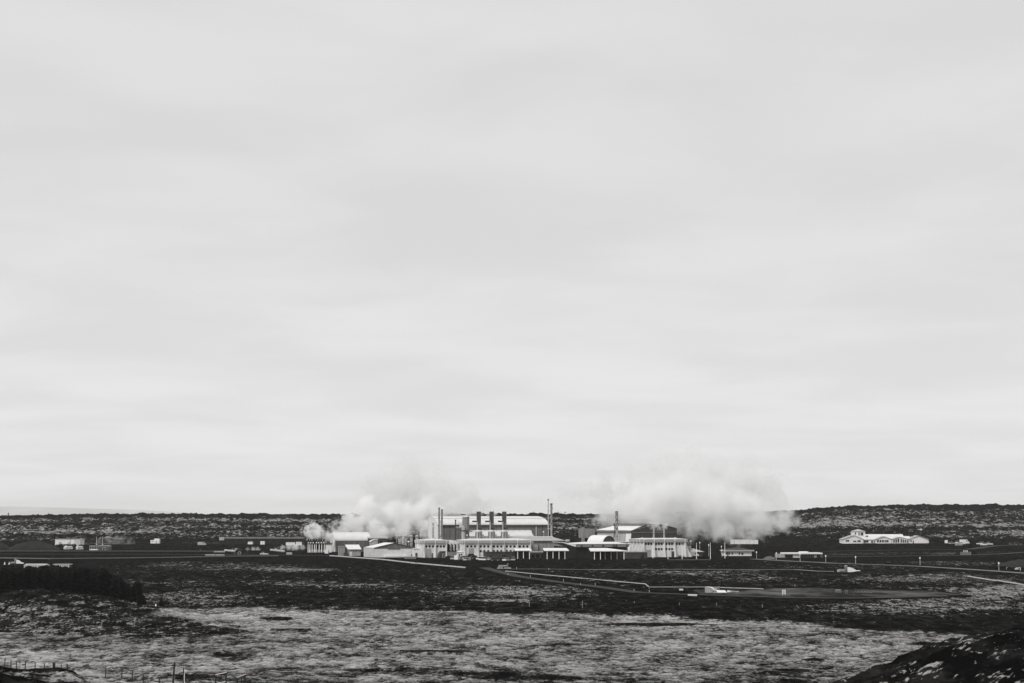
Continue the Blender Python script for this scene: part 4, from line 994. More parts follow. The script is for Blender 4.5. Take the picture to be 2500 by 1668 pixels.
# ------------------------------------------------------------------ lamps, flagpoles, poles
def ppm(Y): return F / Y
def lamp(px, pyt, base, label, r=0.3, cat='lamp post', Y=None, group='street lamps with white heads'):
    if Y is None:
        x, Y, z = gt(px, base)
    else:
        z = 0.0
    f = Fr(px, Y, 0, z); t = f.thing('street_lamp', label, cat, group); z1 = f.z((px, pyt))
    MB().tube([(0, 0, -0.4), (0, 0, z1 * 0.4), (0, 0, z1)], [0.09, 0.07, 0.05], 6).build('post', M['bright'], t)
    MB().lathe([(0.16, z1 - 0.1), (r * 0.8, z1 + 0.05), (r, z1 + 0.35), (r * 0.8, z1 + 0.7), (0.08, z1 + 0.85)], n=12).build('head', M['lamp'], t)
    return t
lamp(*q(1, 1620, 845), None, 'globe lamp just left of the four capped cylinders', Y=1058)
lamp(*q(1, 1777, 790), None, 'highest globe lamp rising between the capped cylinders', Y=1075)
lamp(*q(1, 2000, 838), None, 'globe lamp right of the four capped cylinders', Y=1052)
lamp(*q(1, 1720, 955), None, 'low globe lamp between first and second capped cylinders', Y=1050)
lamp(*q(1, 1810, 945), None, 'low globe lamp between second and third capped cylinders', 0.55, Y=1050)
lamp(*q(2, 1143, 920), None, 'globe lamp on the roof line below the fat tank', Y=1040)
lamp(*q(3, 905, 858), None, 'twin globe lamp before the big hall\'s right end', Y=1042)
lamp(*q(4, 1873, 935), None, 'lamp behind the right porthole block near the hut chimney', Y=1060)
lamp(*q(4, 2015, 960), None, 'lamp behind the hipped hut roof', Y=1060)
lamp(*q(4, 2158, 1000), q(4, 0, 1160)[1], 'lamp left of the last flagpole of the row')
lamp(*q(5, 133, 845), None, 'farther of two lamps left of the guard house', Y=1090)
lamp(*q(5, 140, 905), q(5, 0, 985)[1], 'nearer of two lamps left of the guard house')
lamp(*q(5, 662, 932), q(5, 0, 1015)[1], 'lamp between the guard house and the earth mound')
lamp(*q(5, 962, 948), q(5, 0, 1032)[1], 'lamp in front of the grey earth mound')
lamp(*q(5, 1320, 965), q(5, 0, 1052)[1], 'lamp in front of the flat-roofed dark-walled building')
lamp(*q(5, 1707, 988), q(5, 0, 1066)[1], 'lamp right of the flat-roofed dark-walled building')
lamp(*q(5, 2158, 1005), q(5, 0, 1088)[1], 'lamp on the pale road above the domed wellhead')
lamp(*q(6, 1108, 808), q(6, 0, 884)[1], 'lamp on the pale road below the inn\'s right end')
lamp(*q(6, 2050, 872), q(6, 0, 946)[1], 'rightmost lamp on the pale road')
lamp(*q(8, 190, 690), None, 'thin lamp at the far left yard', Y=1250) if False else None

def flagpole(px, pyt, pyb, label):
    x, Y, z = gt(px, pyb); f = Fr(px, Y, 0, z); t = f.thing('flagpole', label, 'flagpole', 'bare white flagpoles'); z1 = f.z((px, pyt))
    MB().tube([(0, 0, -0.3), (0, 0, z1)], [0.12, 0.07], 8).build('mast', M['lamp'], t)
    MB().ball((0, 0, z1 + 0.1), 0.16, 8).build('finial', M['bright'], t)
    MB().lathe([(0.22, -0.2), (0.22, 0.1), (0.15, 0.2)], n=10).build('footing', M['concrete'], t)
for a, b, c, s in ((1268, 950, 1195, 'first bare flagpole, before the right porthole block\'s left bay'), (1507, 962, 1205, 'second bare flagpole, before the right porthole block\'s middle'),
                   (1733, 968, 1205, 'third bare flagpole, before the right porthole block\'s right bay'), (1962, 958, 1205, 'fourth bare flagpole, right of the white van'),
                   (2183, 952, 1200, 'fifth bare flagpole, right of the hipped hut')):
    flagpole(*q(4, a, b), qy(4, c), s)
flagpole(*q(5, 185, 770), qy(5, 1010), 'sixth bare flagpole, at the guard house corner')
t = thing('boundary_wall', 'low pale wall on the bank behind the flagpoles', 'wall', gt(1660, 1367))
a, b = gt(*q(4, 1500, 1222)), gt(*q(4, 2190, 1222))
o = np.array(t.location)
MB().add([tuple(np.array(a) - o + (0, 0, -0.3)), tuple(np.array(b) - o + (0, 0, -0.3)), tuple(np.array(b) - o + (0, 0, 0.12)), tuple(np.array(a) - o + (0, 0, 0.12)),
          tuple(np.array(a) - o + (0, 0.4, -0.3)), tuple(np.array(b) - o + (0, 0.4, -0.3)), tuple(np.array(b) - o + (0, 0.4, 0.12)), tuple(np.array(a) - o + (0, 0.4, 0.12))],
         [(0, 1, 2, 3), (3, 2, 6, 7), (0, 4, 7, 3), (1, 5, 6, 2), (5, 4, 7, 6)]).build('coping', M['cladmid'], t)
for i, (a, b, c) in enumerate(((620, 530, 600), (735, 490, 600), (1160, 490, 640), (1280, 490, 640))):
    px_, py_ = q(3, a, b); Y = 1750
    x = xat(px_, Y, 12); z = float(base_h(x, Y)); f = Fr(px_, Y, 0, z); z1 = f.z((px_, py_))
    t = f.thing('utility_pole', ['first utility pole from the left on the lava ridge behind the big hall', 'second utility pole on the lava ridge behind the big hall', 'utility pole on the ridge just right of the spiral stack', 'rightmost utility pole on the ridge behind the plant'][i], 'pole', 'utility poles on the ridge')
    MB().tube([(0, 0, -2), (0, 0, z1)], 0.2, 6).build('pole', M['wood'], t)
    MB().box(-1.3, 1.3, -0.1, 0.1, z1 - 1.2, z1 - 0.95).build('crossarm', M['wood'], t)
    for s_ in (-1.1, 0.9): MB().lathe([(0.12, z1 - 0.95), (0.12, z1 - 0.6)], (s_, 0, 0), 6).build('insulator', M['lamp'], t)
px_, py_ = q(7, 105, 270); x = xat(px_, 2050, 18); z = float(base_h(x, 2050)); f = Fr(px_, 2050, 0, z)
t = f.thing('radio_mast', 'thin mast on the skyline at the far left', 'mast'); z1 = f.z((px_, py_))
MB().tube([(0, 0, -1), (0, 0, z1)], 0.35, 6).build('mast', M['soot'], t); MB().box(-0.8, 0.8, -0.3, 0.3, z1 - 2, z1 - 1).build('antenna', M['soot'], t)

# ------------------------------------------------------------------ vehicles
def make_car(kind, paint):
    if kind == 'car':   L, H, prof, cab = 4.4, 1.45, [(-2.2, 0.35), (-2.2, 0.85), (-1.95, 0.95), (1.0, 0.95), (2.05, 0.78), (2.2, 0.6), (2.2, 0.35)], [(-1.75, 0.95), (-1.35, 1.45), (0.1, 1.45), (0.95, 0.95)]
    elif kind == 'van': L, H, prof, cab = 5.4, 2.3, [(-2.7, 0.4), (-2.7, 2.2), (-2.6, 2.3), (1.2, 2.3), (1.45, 2.2), (2.1, 1.25), (2.65, 1.05), (2.7, 0.4)], None
    elif kind == 'suv': L, H, prof, cab = 4.7, 1.9, [(-2.35, 0.45), (-2.35, 1.1), (1.1, 1.1), (2.2, 1.0), (2.35, 0.8), (2.35, 0.45)], [(-2.3, 1.1), (-2.1, 1.85), (0.3, 1.85), (1.05, 1.1)]
    else:               L, H, prof, cab = 5.2, 1.8, [(-2.6, 0.5), (-2.6, 1.05), (1.2, 1.05), (2.5, 0.98), (2.6, 0.8), (2.6, 0.5)], [(-0.7, 1.05), (-0.6, 1.75), (0.5, 1.75), (1.1, 1.05)]
    Wd = 0.9
    t = thing('parked_' + {'car': 'car', 'van': 'van', 'suv': 'car', 'pickup': 'pickup'}[kind], 'x', {'car': 'car', 'van': 'van', 'suv': 'car', 'pickup': 'pickup'}[kind], (0, 0, 0))
    MB().prism_y(prof, -Wd, Wd).build('body', M[paint], t)
    if cab:
        g = MB(); (x0, z0), (x1, z1), (x2, z2), (x3, z3) = cab
        g.add([(x0, -Wd * 0.95, z0), (x3, -Wd * 0.95, z0), (x3, Wd * 0.95, z0), (x0, Wd * 0.95, z0), (x1, -Wd * 0.8, z1), (x2, -Wd * 0.8, z1), (x2, Wd * 0.8, z1), (x1, Wd * 0.8, z1)], [(0, 1, 5, 4), (1, 2, 6, 5), (2, 3, 7, 6), (3, 0, 4, 7)])
        g.build('windows', M['glass'], t)
        MB().box(x1 - 0.08, x2 + 0.08, -Wd * 0.82, Wd * 0.82, z1 + 0.002, z1 + 0.07).build('roof_panel', M[paint], t)
        for s_ in (-1, 1):
            MB().add([(x1 + 0.45 * (x2 - x1), s_ * Wd * 0.955, z0), (x1 + 0.45 * (x2 - x1) + 0.12, s_ * Wd * 0.955, z0), (x1 + 0.45 * (x2 - x1) + 0.12, s_ * Wd * 0.81, z1), (x1 + 0.45 * (x2 - x1), s_ * Wd * 0.81, z1)], [(0, 1, 2, 3)]).build('pillar', M[paint], t)
    else:
        MB().add([(1.5, -Wd * 0.9, 2.1), (1.5, Wd * 0.9, 2.1), (2.1, Wd * 0.92, 1.32), (2.1, -Wd * 0.92, 1.32)], [(0, 1, 2, 3)]).build('windscreen', M['glass'], t).location = (0.04, 0, 0.04)
        for s_ in (-1, 1):
            MB().box(0.6, 1.35, s_ * (Wd + 0.005) - 0.005, s_ * (Wd + 0.005) + 0.005, 1.35, 2.0).build('side_window', M['glass'], t)
    for sx_ in (-0.3, 0.31):
        for s_ in (-1, 1):
            o = MB(); n = 14; r = 0.36
            o.add([(r * math.cos(2 * math.pi * k / n), yy, r * math.sin(2 * math.pi * k / n)) for yy in (-0.12, 0.12) for k in range(n)], [tuple(range(n)), tuple(range(n, 2 * n))] + [(k, (k + 1) % n, n + (k + 1) % n, n + k) for k in range(n)])
            w_ = o.build('wheel', M['tyre'], t); w_.location = (sx_ * L, s_ * (Wd - 0.1), 0.36)
            MB().add([(0.2 * math.cos(2 * math.pi * k / n), s_ * 0.13, 0.2 * math.sin(2 * math.pi * k / n)) for k in range(n)], [tuple(range(n))]).build('rim', M['carsilver'], w_)
    for s_ in (-0.6, 0.6):
        MB().box(L / 2 - 0.02, L / 2 + 0.02, s_ - 0.18, s_ + 0.18, 0.62, 0.8).build('headlight', M['lamp'], t)
    return t
PROTO = {}
def vehicle(px, py, kind, paint, rz, label, group, Y=None, sc=1.0):
    g = gt(px, py) if Y is None else (xat(px, Y), Y, 0.0)
    key = (kind, paint)
    if key not in PROTO:
        t = make_car(kind, paint); PROTO[key] = t
        t.location = g; t.rotation_euler = (0, 0, math.radians(rz)); t['label'] = label; t['group'] = group
        return t
    t = copy_tree(PROTO[key], g, math.radians(rz), label, group)
    return t
CP_ = 'vehicles parked before the long porthole block'
vehicle(*q(4, 1238, 1165), 'pickup', 'carwhite', 20, 'white pickup beside the charcoal box annex', 'vehicles before the right porthole block')
vehicle(*q(4, 1410, 1174), 'van', 'carwhite', 170, 'white van parked left of the second flagpole', 'vehicles before the right porthole block')
vehicle(*q(4, 1915, 1170), 'van', 'carwhite', 5, 'white van beside the hipped hut', 'vehicles before the right porthole block')
for a, b, k, p, r_, lab in ((905, 1336, 'suv', 'carsilver', 75, 'silver car leftmost in the plant car park'), (968, 1342, 'van', 'carwhite', 80, 'white van near the left end of the plant car park'),
                           (1020, 1338, 'car', 'carsilver', 70, 'silver car right of the white van in the plant car park'), (1118, 1332, 'suv', 'carwhite', 40, 'white car behind the low one, centre of the car park'),
                           (1140, 1352, 'car', 'carsilver', 60, 'silver low car nearest the pipe in the car park'), (1238, 1292, 'suv', 'cardark', 10, 'black car parked close under the porthole wall'),
                           (1270, 1318, 'car', 'cardark', 15, 'black low car in the second row of the car park'), (1345, 1335, 'car', 'carwhite', 80, 'white car at the foot of the thin mast in the car park'),
                           (1395, 1350, 'suv', 'carwhite', 78, 'white car left in the close pair of the car park'), (1448, 1352, 'suv', 'carwhite', 80, 'white car right in the close pair of the car park'),
                           (1528, 1345, 'car', 'carsilver', 75, 'silver car at the right end of the car park row')):
    vehicle(*q(2, a, b), k, p, r_, lab, CP_)
for a, b, k, p, r_, lab in ((60, 1354, 'car', 'cardark', 0, 'dark car left below the charcoal annex'), (232, 1358, 'car', 'carwhite', 80, 'white car below the charcoal annex'),
                           (300, 1356, 'car', 'carsilver', 60, 'silver car below the charcoal annex'), (380, 1354, 'suv', 'carsilver', 85, 'silver car rightmost below the charcoal annex')):
    vehicle(*q(3, a, b), k, p, r_, lab, 'vehicles below the charcoal annex')
IN_ = 'vehicles parked at the inn'
for a, b, k, p, r_, lab in ((1420, 625, 'van', 'carwhite', 80, 'white van leftmost in the inn car park'), (1490, 632, 'suv', 'carsilver', 30, 'silver car beside the leftmost inn van'),
                           (1555, 628, 'suv', 'carwhite', 60, 'white tall car in the inn car park cluster'), (1605, 636, 'car', 'carwhite', 20, 'white low car before the motorhome'),
                           (1570, 650, 'car', 'carsilver', 10, 'silver low car nearest in the inn car park cluster'), (1828, 638, 'suv', 'carwhite', 185, 'white car left of the pair on the inn approach'),
                           (1868, 648, 'car', 'carwhite', 170, 'white low car between the pair on the inn approach'), (1935, 642, 'suv', 'carwhite', 5, 'white car right of the pair on the inn approach'),
                           (2212, 640, 'car', 'cardark', 0, 'dark car at the far right approach'), (2280, 640, 'suv', 'cardark', 0, 'dark rounded car, last at the far right approach')):
    vehicle(*q(6, a, b), k, p, r_, lab, IN_)
t = make_car('van', 'carwhite'); t.name = 'motorhome'; t['label'] = 'white motorhome, tallest vehicle at the inn'; t['category'] = 'motorhome'; t['group'] = IN_
t.location = gt(*q(6, 1640, 632)); t.scale = (1.15, 1.15, 1.35); t.rotation_euler = (0, 0, math.radians(15))
vehicle(*q(8, 1385, 812), 'car', 'carwhite', 10, 'white car on the road left of the plant', 'vehicles left of the plant')
vehicle(*q(8, 590, 690), 'van', 'carsilver', 0, 'pale van before the long dark building on the left', 'vehicles left of the plant')
vehicle(*q(1, 510, 1130), 'van', 'carwhite', 90, 'boxy white truck below the condenser shed', 'vehicles left of the plant')
vehicle(*q(1, 1390, 1172), 'suv', 'cardark', 5, 'black car against the gabled store', 'vehicles at the gabled store')

# ------------------------------------------------------------------ right side buildings
def frame_g(px, py, th=0.0):
    x, Y, z = gt(px, py); return Fr(px, Y, th, z)
f = frame_g(*q(5, 190, 975), 6); t = f.thing('guard_house', 'pale guard house with wide flat eaves and one porthole', 'house')
L = f.x(q(5, 588, 950)); z0 = f.z(q(5, 200, 905)); z1 = f.z(q(5, 200, 885)); z2 = f.z(q(5, 390, 845), 6)
MB().box(0, L, 0, 8, -0.5, z0).build('wall', M['white'], t)
MB().box(-1.0, L + 1.2, -1.2, 9, z0 + 0.003, z1).build('eave', M['fascia'], t)
MB().frustum(-0.6, L + 0.6, -0.6, 8.6, z1 + 0.003, L * 0.42, L * 0.58, 3.4, 4.6, z2).build('roof', M['charcoal'], t)
x, z = f.L(q(5, 447, 942)); round_window(t, x, 0.0, z)
door(t, f.x(q(5, 217, 950)), f.x(q(5, 236, 950)), 0, f.z(q(5, 217, 915)), m='charcoal')
for a in (205, 250, 295, 402):
    x, z = f.L(q(5, a, 938)); rect_window(t, x - 0.45, x + 0.45, z - 0.7, z + 0.7)
MB().tube([(L * 0.43, 4, z2), (L * 0.40, 4, z2 + 3.4)], 0.06, 6).build('aerial', M['soot'], t)
for i, (a0, a1, b0, b1, lab) in enumerate(((273, 556, 727, 794, 'longer white trailer on the dark slope behind the guard house'), (563, 686, 730, 794, 'shorter white trailer right of the longer one'))):
    f = frame_g(qx(5, a0), qy(5, 815)); t = f.thing('box_trailer', lab, 'trailer', 'white box trailers')
    L = f.x(q(5, a1, b1)); z0 = f.z(q(5, a0, b1)); z1 = f.z(q(5, a0, b0))
    MB().box(0, L, 0, 2.6, z0, z1).build('box', M['white'], t)
    n = 2
    for k in range(1, n): MB().box(L * k / n - 0.06, L * k / n + 0.06, -0.05, -0.001, z0, z1).build('rib', M['fascia'], t)
    for k in (0.12, 0.2, 0.8, 0.88):
        MB().lathe([(0.45, 0), (0.45, 0.3)], (0, 0, 0), 12).build('wheel', M['tyre'], t).location = (L * k, 0.3, 0.45)
        t.children[-1].rotation_euler = (math.pi / 2, 0, 0)
    MB().box(0.2, L - 0.2, 0.5, 2.1, 0.6, z0 - 0.003).build('chassis', M['soot'], t)
    for k in (0.3, 0.7): MB().box(L * k - 0.1, L * k + 0.1, 0.9, 1.4, -0.3, 0.59).build('leg', M['soot'], t)
# flat-roofed building
f = frame_g(*q(5, 1110, 1000), 4); t = f.thing('flat_roofed_building', 'low building with white overhanging slab roof and dark walls', 'building')
L = f.x(q(5, 1645, 980)); z0 = f.z(q(5, 1200, 947)); z1 = f.z(q(5, 1200, 926)); zu = f.z(q(5, 1400, 908), 4)
MB().box(0.5, L - 0.5, 1.0, 10, -0.4, z0).build('wall', M['charcoal'], t)
MB().box(-0.8, L + 0.3, -0.8, 11, z0 + 0.003, z1).build('roof', M['white'], t)
x0 = f.x(q(5, 1335, 915), 3); MB().box(x0, f.x(q(5, 1445, 915), 3), 3, 9, z1 + 0.003, zu).build('roof_box', M['white'], t)
xa, xb = f.x(q(5, 1215, 970)), f.x(q(5, 1320, 970)); MB().box(xa, xb, 0.3, 1.2, -0.3, f.z(q(5, 1215, 957))).build('white_bay', M['white'], t)
for i in range(7):
    x = f.x(q(5, 1345 + 28 * i, 970)); MB().box(x - 0.2, x + 0.2, 0.85, 0.99, 0, z0).build('mullion', M['clad'], t)
xa, xb = f.x(q(5, 1540, 985)), f.x(q(5, 1572, 985)); door(t, xa, xb, 0, f.z(q(5, 1540, 968), 1), 1.0, 'white')
xa, xb = f.x(q(5, 975, 965)), f.x(q(5, 1105, 965)); MB().box(xa, xb, 2, 6, -0.4, f.z(q(5, 980, 945))).build('side_store', M['cladlight'], t)
xa, xb = f.x(q(5, 1620, 965)), f.x(q(5, 1670, 965)); MB().box(xa, xb, 2, 6, -0.4, f.z(q(5, 1640, 940))).build('end_store', M['cladmid'], t)
# earth mound
def mound(name, label, px, py, wpx, hpx, dep, m, seed):
    x, Y, z = gt(px, py); rx = wpx / 2 / ppm(Y); hz = hpx / ppm(Y); n = 26
    mb = MB(); vs_, fs_ = [], []
    r_ = np.random.default_rng(seed)
    nz = r_.random((n + 1, n + 1))
    for i in range(n + 1):
        for j in range(n + 1):
            u, v = i / n * 2 - 1, j / n * 2 - 1
            d = math.sqrt(u * u + v * v)
            e = max(0.0, 1 - d) ** 0.55 if d < 1 else 0
            vs_.append((u * rx, v * dep, hz * e * (0.78 + 0.34 * nz[i, j]) - 0.25))
    for i in range(n):
        for j in range(n):
            a = i * (n + 1) + j; fs_.append((a, a + n + 1, a + n + 2, a + 1))
    o = mb.add(vs_, fs_, True).build(name, M[m]); o.location = (x, Y, z)
    tag(o, label, None, None, 'structure'); return o
mound('earth_mound', 'grey earth mound left of the flat-roofed building', *q(5, 860, 1018), 200 / 6.184, 52 / 6.184, 8, 'gravel', 3)
M['peat'] = mat('dark_peat', 0.013, 0.95, 0.4, 0.15)
mound('earth_mound', 'long dark bank below the white warehouse', *q(7, 430, 745), 660 / 5.2275, 122 / 5.2275, 14, 'peat', 4)
mound('earth_mound', 'dark bank at the left edge beyond the road', *q(7, -60, 745), 380 / 5.2275, 128 / 5.2275, 14, 'peat', 5)
mound('earth_mound', 'dark slope at the right edge above the pale road', *q(6, 2330, 900), 560 / 4.896, 95 / 4.896, 20, 'peat', 6)

# ------------------------------------------------------------------ the inn
f = frame_g(*q(6, 187, 624), 3); t = f.thing('inn', 'white single-storey inn with four gables and a lookout tower', 'house')
X = lambda a, d=0.0: f.x(q(6, a, 590), d)
Zf = lambda b, d=0.0: f.z((qx(6, 500), qy(6, b)), d)
def gable(a0, a1, ap, ze, za, depth, d0=0.0, over=0.5, wm='white'):
    x0, x1, xa = X(a0, d0), X(a1, d0), X(ap, d0); e, z = Zf(ze, d0), Zf(za, d0)
    MB().prism_y([(x0, -0.6), (x0, e), (xa, z), (x1, e), (x1, -0.6)], d0, d0 + depth).build('gable_wing', M[wm], t)
    rf = MB(); s0, s1 = (z - e) / (xa - x0), (z - e) / (x1 - xa)
    for (p, s_) in (((x0 - over, e - over * s0, xa, z), 1), ((xa, z, x1 + over, e - over * s1), -1)):
        xa_, za2, xb_, zb2 = p
        rf.add([(xa_, d0 - over, za2 + 0.04), (xb_, d0 - over, zb2 + 0.04), (xb_, d0 + depth, zb2 + 0.04), (xa_, d0 + depth, za2 + 0.04),
                (xa_, d0 - over, za2 + 0.34), (xb_, d0 - over, zb2 + 0.34), (xb_, d0 + depth, zb2 + 0.34), (xa_, d0 + depth, za2 + 0.34)],
               [(0, 1, 5, 4), (4, 5, 6, 7), (3, 2, 1, 0), (1, 2, 6, 5), (0, 4, 7, 3)])
    rf.build('roof', M['fascia'], t)
# linking range behind
xl, xr_ = X(425, 3), X(1000, 3)
MB().box(xl, xr_, 3, 14, -0.6, Zf(575, 3)).build('wall', M['white'], t)
MB().add([(xl - 0.4, 2.4, Zf(576, 3)), (xr_ + 0.4, 2.4, Zf(576, 3)), (xr_ + 0.4, 9, Zf(535, 9)), (xl - 0.4, 9, Zf(535, 9)), (xr_ + 0.4, 15, Zf(576, 3)), (xl - 0.4, 15, Zf(576, 3))], [(0, 1, 2, 3), (3, 2, 4, 5)]).build('roof', M['roof'], t)
MB().prism_y([(X(455, 16), -0.6), (X(455, 16), Zf(545, 16)), (X(915, 16), Zf(545, 16)), (X(915, 16), -0.6)], 16, 24).build('rear_wing', M['fascia'], t)
MB().frustum(X(455, 16), X(915, 16), 15.5, 25, Zf(545, 16) + 0.003, X(460, 16), X(912, 16), 19, 21, Zf(512, 20)).build('rear_roof', M['roof'], t)
gable(187, 428, 322, 574, 528, 11); gable(582, 765, 680, 574, 542, 10); gable(772, 970, 866, 576, 549, 10); gable(978, 1196, 1088, 574, 534, 11)
# tower
x0, x1 = X(303, 6), X(452, 6)
MB().box(x0, x1, 6, 11, 2, Zf(478, 6)).build('tower', M['white'], t)
MB().frustum(x0 - 0.6, x1 + 0.6, 5.4, 11.6, Zf(478, 6) + 0.003, (x0 + x1) / 2 - 0.1, (x0 + x1) / 2 + 0.1, 8.4, 8.6, Zf(450, 8)).build('tower_roof', M['fascia'], t)
def w6(a0, a1, b0, b1, d=0.0, bars=0): rect_window(t, X(a0, d), X(a1, d), Zf(b1, d), Zf(b0, d), d, 'white', bars)
w6(327, 345, 488, 518, 6); w6(370, 388, 488, 528, 6); w6(395, 432, 488, 530, 6, 1)
w6(217, 262, 578, 604, 0, 1); w6(305, 348, 585, 608, 0, 1); w6(357, 400, 580, 608, 0, 1)
w6(432, 492, 582, 614, 3, 2); w6(520, 548, 586, 618, 3, 1); w6(553, 577, 586, 618, 3, 1)
for i in range(4): w6(590 + 30 * i, 617 + 30 * i, 578, 612)
w6(690, 733, 578, 612, 0, 1); w6(742, 764, 580, 620, 3, 0)
for i in range(3): w6(785 + 26 * i, 808 + 26 * i, 580 - 9 * i, 615)
for i in range(4): w6(872 + 24 * i, 893 + 24 * i, 566 + 6 * i, 615)
w6(988, 1012, 582, 606); w6(1018, 1034, 584, 622)
for i, a in enumerate((475, 1020)):
    x = X(a, 8); MB().box(x - 0.5, x + 0.5, 7.5, 8.5, 2, Zf(526, 8)).build('chimney', M['charcoal'], t)
MB().box(X(1196), X(1215), 0.5, 1.0, -0.6, Zf(578)).build('screen_wall', M['white'], t)

# ------------------------------------------------------------------ left side buildings
f = frame_g(qx(7, 702), qy(7, 690)); t = f.thing('warehouse', 'long white box warehouse on the left lava edge', 'building')
L = f.x(q(7, 1027, 650)); z1 = f.z(q(7, 702, 614))
MB().box(0, L, 0, 12, -0.6, z1).build('wall', M['white'], t); MB().box(-0.2, L + 0.2, -0.2, 12.2, z1 + 0.003, z1 + 0.3).build('roof', M['fascia'], t)
for a in (895, 955, 970, 985, 1005, 1022):
    x = f.x(q(7, a, 650)); MB().box(x - 0.12, x + 0.12, -0.1, -0.003, 0, z1).build('downpipe', M['clad'], t)
for i in range(2): door(t, L * (0.15 + 0.35 * i), L * (0.26 + 0.35 * i), 0, z1 * 0.55, m='fascia')
for a0, a1, b0, b1, lab in ((812, 910, 692, 738, 'small white cottage left below the warehouse'), (968, 1045, 690, 740, 'small white cottage right below the warehouse')):
    f = frame_g(qx(7, a0), qy(7, b1)); t = f.thing('cottage', lab, 'house'); L = f.x(q(7, a1, b1)); z1 = f.z(q(7, a0, b0))
    MB().prism_y([(0, -0.4), (0, z1 * 0.6), (L * 0.17, z1), (L * 0.34, z1 * 0.6), (L * 0.34, -0.4)], 0, 5).build('gable_wall', M['white'], t)
    MB().box(L * 0.345, L, 0.8, 5, -0.4, z1 * 0.5).build('wall', M['white'], t)
    MB().add([(L * 0.2, 0.4, z1 * 0.5), (L * 1.03, 0.4, z1 * 0.5), (L * 1.03, 2.9, z1 * 0.85), (L * 0.2, 2.9, z1 * 0.85), (L * 1.03, 5.4, z1 * 0.5), (L * 0.2, 5.4, z1 * 0.5)], [(0, 1, 2, 3), (3, 2, 4, 5)]).build('roof', M['cladlight'], t)
    rect_window(t, L * 0.08, L * 0.24, z1 * 0.2, z1 * 0.45); rect_window(t, L * 0.5, L * 0.7, z1 * 0.15, z1 * 0.38, 0.8); door(t, L * 0.78, L * 0.88, 0, z1 * 0.4, 0.8, 'charcoal')
f = frame_g(qx(7, 1145), qy(7, 750)); t = f.thing('frame_shed', 'skeletal pale steel frame right of the cottages', 'frame'); L = f.x(q(7, 1250, 740)); z1 = f.z(q(7, 1145, 700))
for i in range(6): MB().box(L * i / 5 - 0.12, L * i / 5 + 0.12, 0, 0.25, -0.3, z1 - 0.003).build('post', M['fascia'], t)
MB().box(-0.3, L + 0.3, -0.1, 5, z1, z1 + 0.3).build('roof_beam', M['fascia'], t); MB().box(0, L, -0.3, -0.005, -0.3, z1 * 0.3).build('plinth', M['white'], t)
f = frame_g(qx(7, 1252), qy(7, 752)); t = f.thing('grey_shed', 'dull grey shed joined to the pale steel frame', 'shed'); L = f.x(q(7, 1400, 740)); z1 = f.z(q(7, 1252, 702))
MB().box(0, L, 0, 6, -0.3, z1).build('wall', M['dark'], t); MB().frustum(-0.2, L + 0.2, -0.2, 6.2, z1 + 0.003, 0.2, L - 0.2, 2.8, 3.2, z1 + 0.8).build('roof', M['clad'], t); door(t, L * 0.4, L * 0.6, 0, z1 * 0.7, m='charcoal')
for a, lab in ((1232, 'left pale goalpost mast behind the grey shed'), (1309, 'right pale goalpost mast behind the grey shed')):
    f = frame_g(qx(7, a), qy(7, 680)); t = f.thing('mast', lab, 'mast', 'pair of pale masts'); z1 = f.z(q(7, a, 575))
    MB().tube([(0, 0, -0.3), (0, 0, z1)], 0.14, 6).build('pole', M['cladlight'], t); MB().lathe([(0.4, -0.3), (0.4, 0.3)], n=8).build('footing', M['concrete'], t)
f = frame_g(qx(7, 1920), qy(7, 664)); t = f.thing('container_cabin', 'small white two-step cabin alone on the left lava edge', 'cabin'); L = f.x(q(7, 2032, 650)); z1 = f.z(q(7, 1920, 622)); z2 = f.z(q(7, 1920, 603))
MB().box(0, L, 0, 4, -0.5, z1).build('wall', M['white'], t); MB().box(L * 0.4, L * 0.98, 0.5, 3.5, z1 + 0.003, z2).build('upper_box', M['white'], t); rect_window(t, L * 0.1, L * 0.3, z1 * 0.5, z1 * 0.8); door(t, L * 0.6, L * 0.72, 0, z1 * 0.8, m='fascia')
f = frame_g(qx(8, 812), qy(8, 672)); t = f.thing('long_shed', 'very long low black building with pale roof edge left of the plant', 'building'); L = f.x(q(8, 1880, 650)); z1 = f.z(q(8, 812, 605)); 
MB().box(0, L, 0, 14, -0.5, z1).build('wall', M['black'], t); MB().box(-0.2, L, -0.4, 14.2, z1 + 0.003, z1 + 1.0).build('roof', M['clad'], t)
MB().box(0, 3.2, -0.5, 2, z1 - 1.0, z1 + 1.1).build('end_box', M['cladlight'], t)
for i in range(9): MB().box(L * (i + 1) / 10 - 0.1, L * (i + 1) / 10 + 0.1, -0.15, -0.003, 0, z1).build('post', M['charcoal'], t)
for i, a in enumerate((1192, 1210, 1228)):
    f = frame_g(qx(8, a), qy(8, 676)); t = f.thing('white_silo', ['left', 'middle', 'right'][i] + ' of three slim white silos before the long black building', 'silo', 'three slim silos'); z1 = f.z(q(8, a, 650))
    MB().lathe([(0.85, -0.3), (0.85, z1)], n=12).build('shell', M['white'], t); MB().lathe([(0.9, z1 + 0.003), (0.1, z1 + 0.7)], n=12).build('cone', M['fascia'], t)
def white_box(k, a0, a1, b0, b1, label, name='container', m='white', dep=2.6):
    f = frame_g(qx(k, a0), qy(k, b1)); t = f.thing(name, label, 'container'); L = f.x(q(k, a1, b1)); z1 = f.z(q(k, a0, b0))
    MB().box(0, L, 0, dep, -0.2, z1).build('box', M[m], t)
    n = max(2, int(L / 1.2))
    for i in range(n + 1): MB().box(L * i / n - 0.05, L * i / n + 0.05, -0.07, -0.003, 0, z1).build('rib', M['fascia'], t)
    MB().box(L - 0.0, L + 0.06, 0.2, dep - 0.2, 0.1, z1 - 0.1).build('door', M['fascia'], t); return t
white_box(8, 1335, 1390, 635, 678, 'upright white container before the long black building')
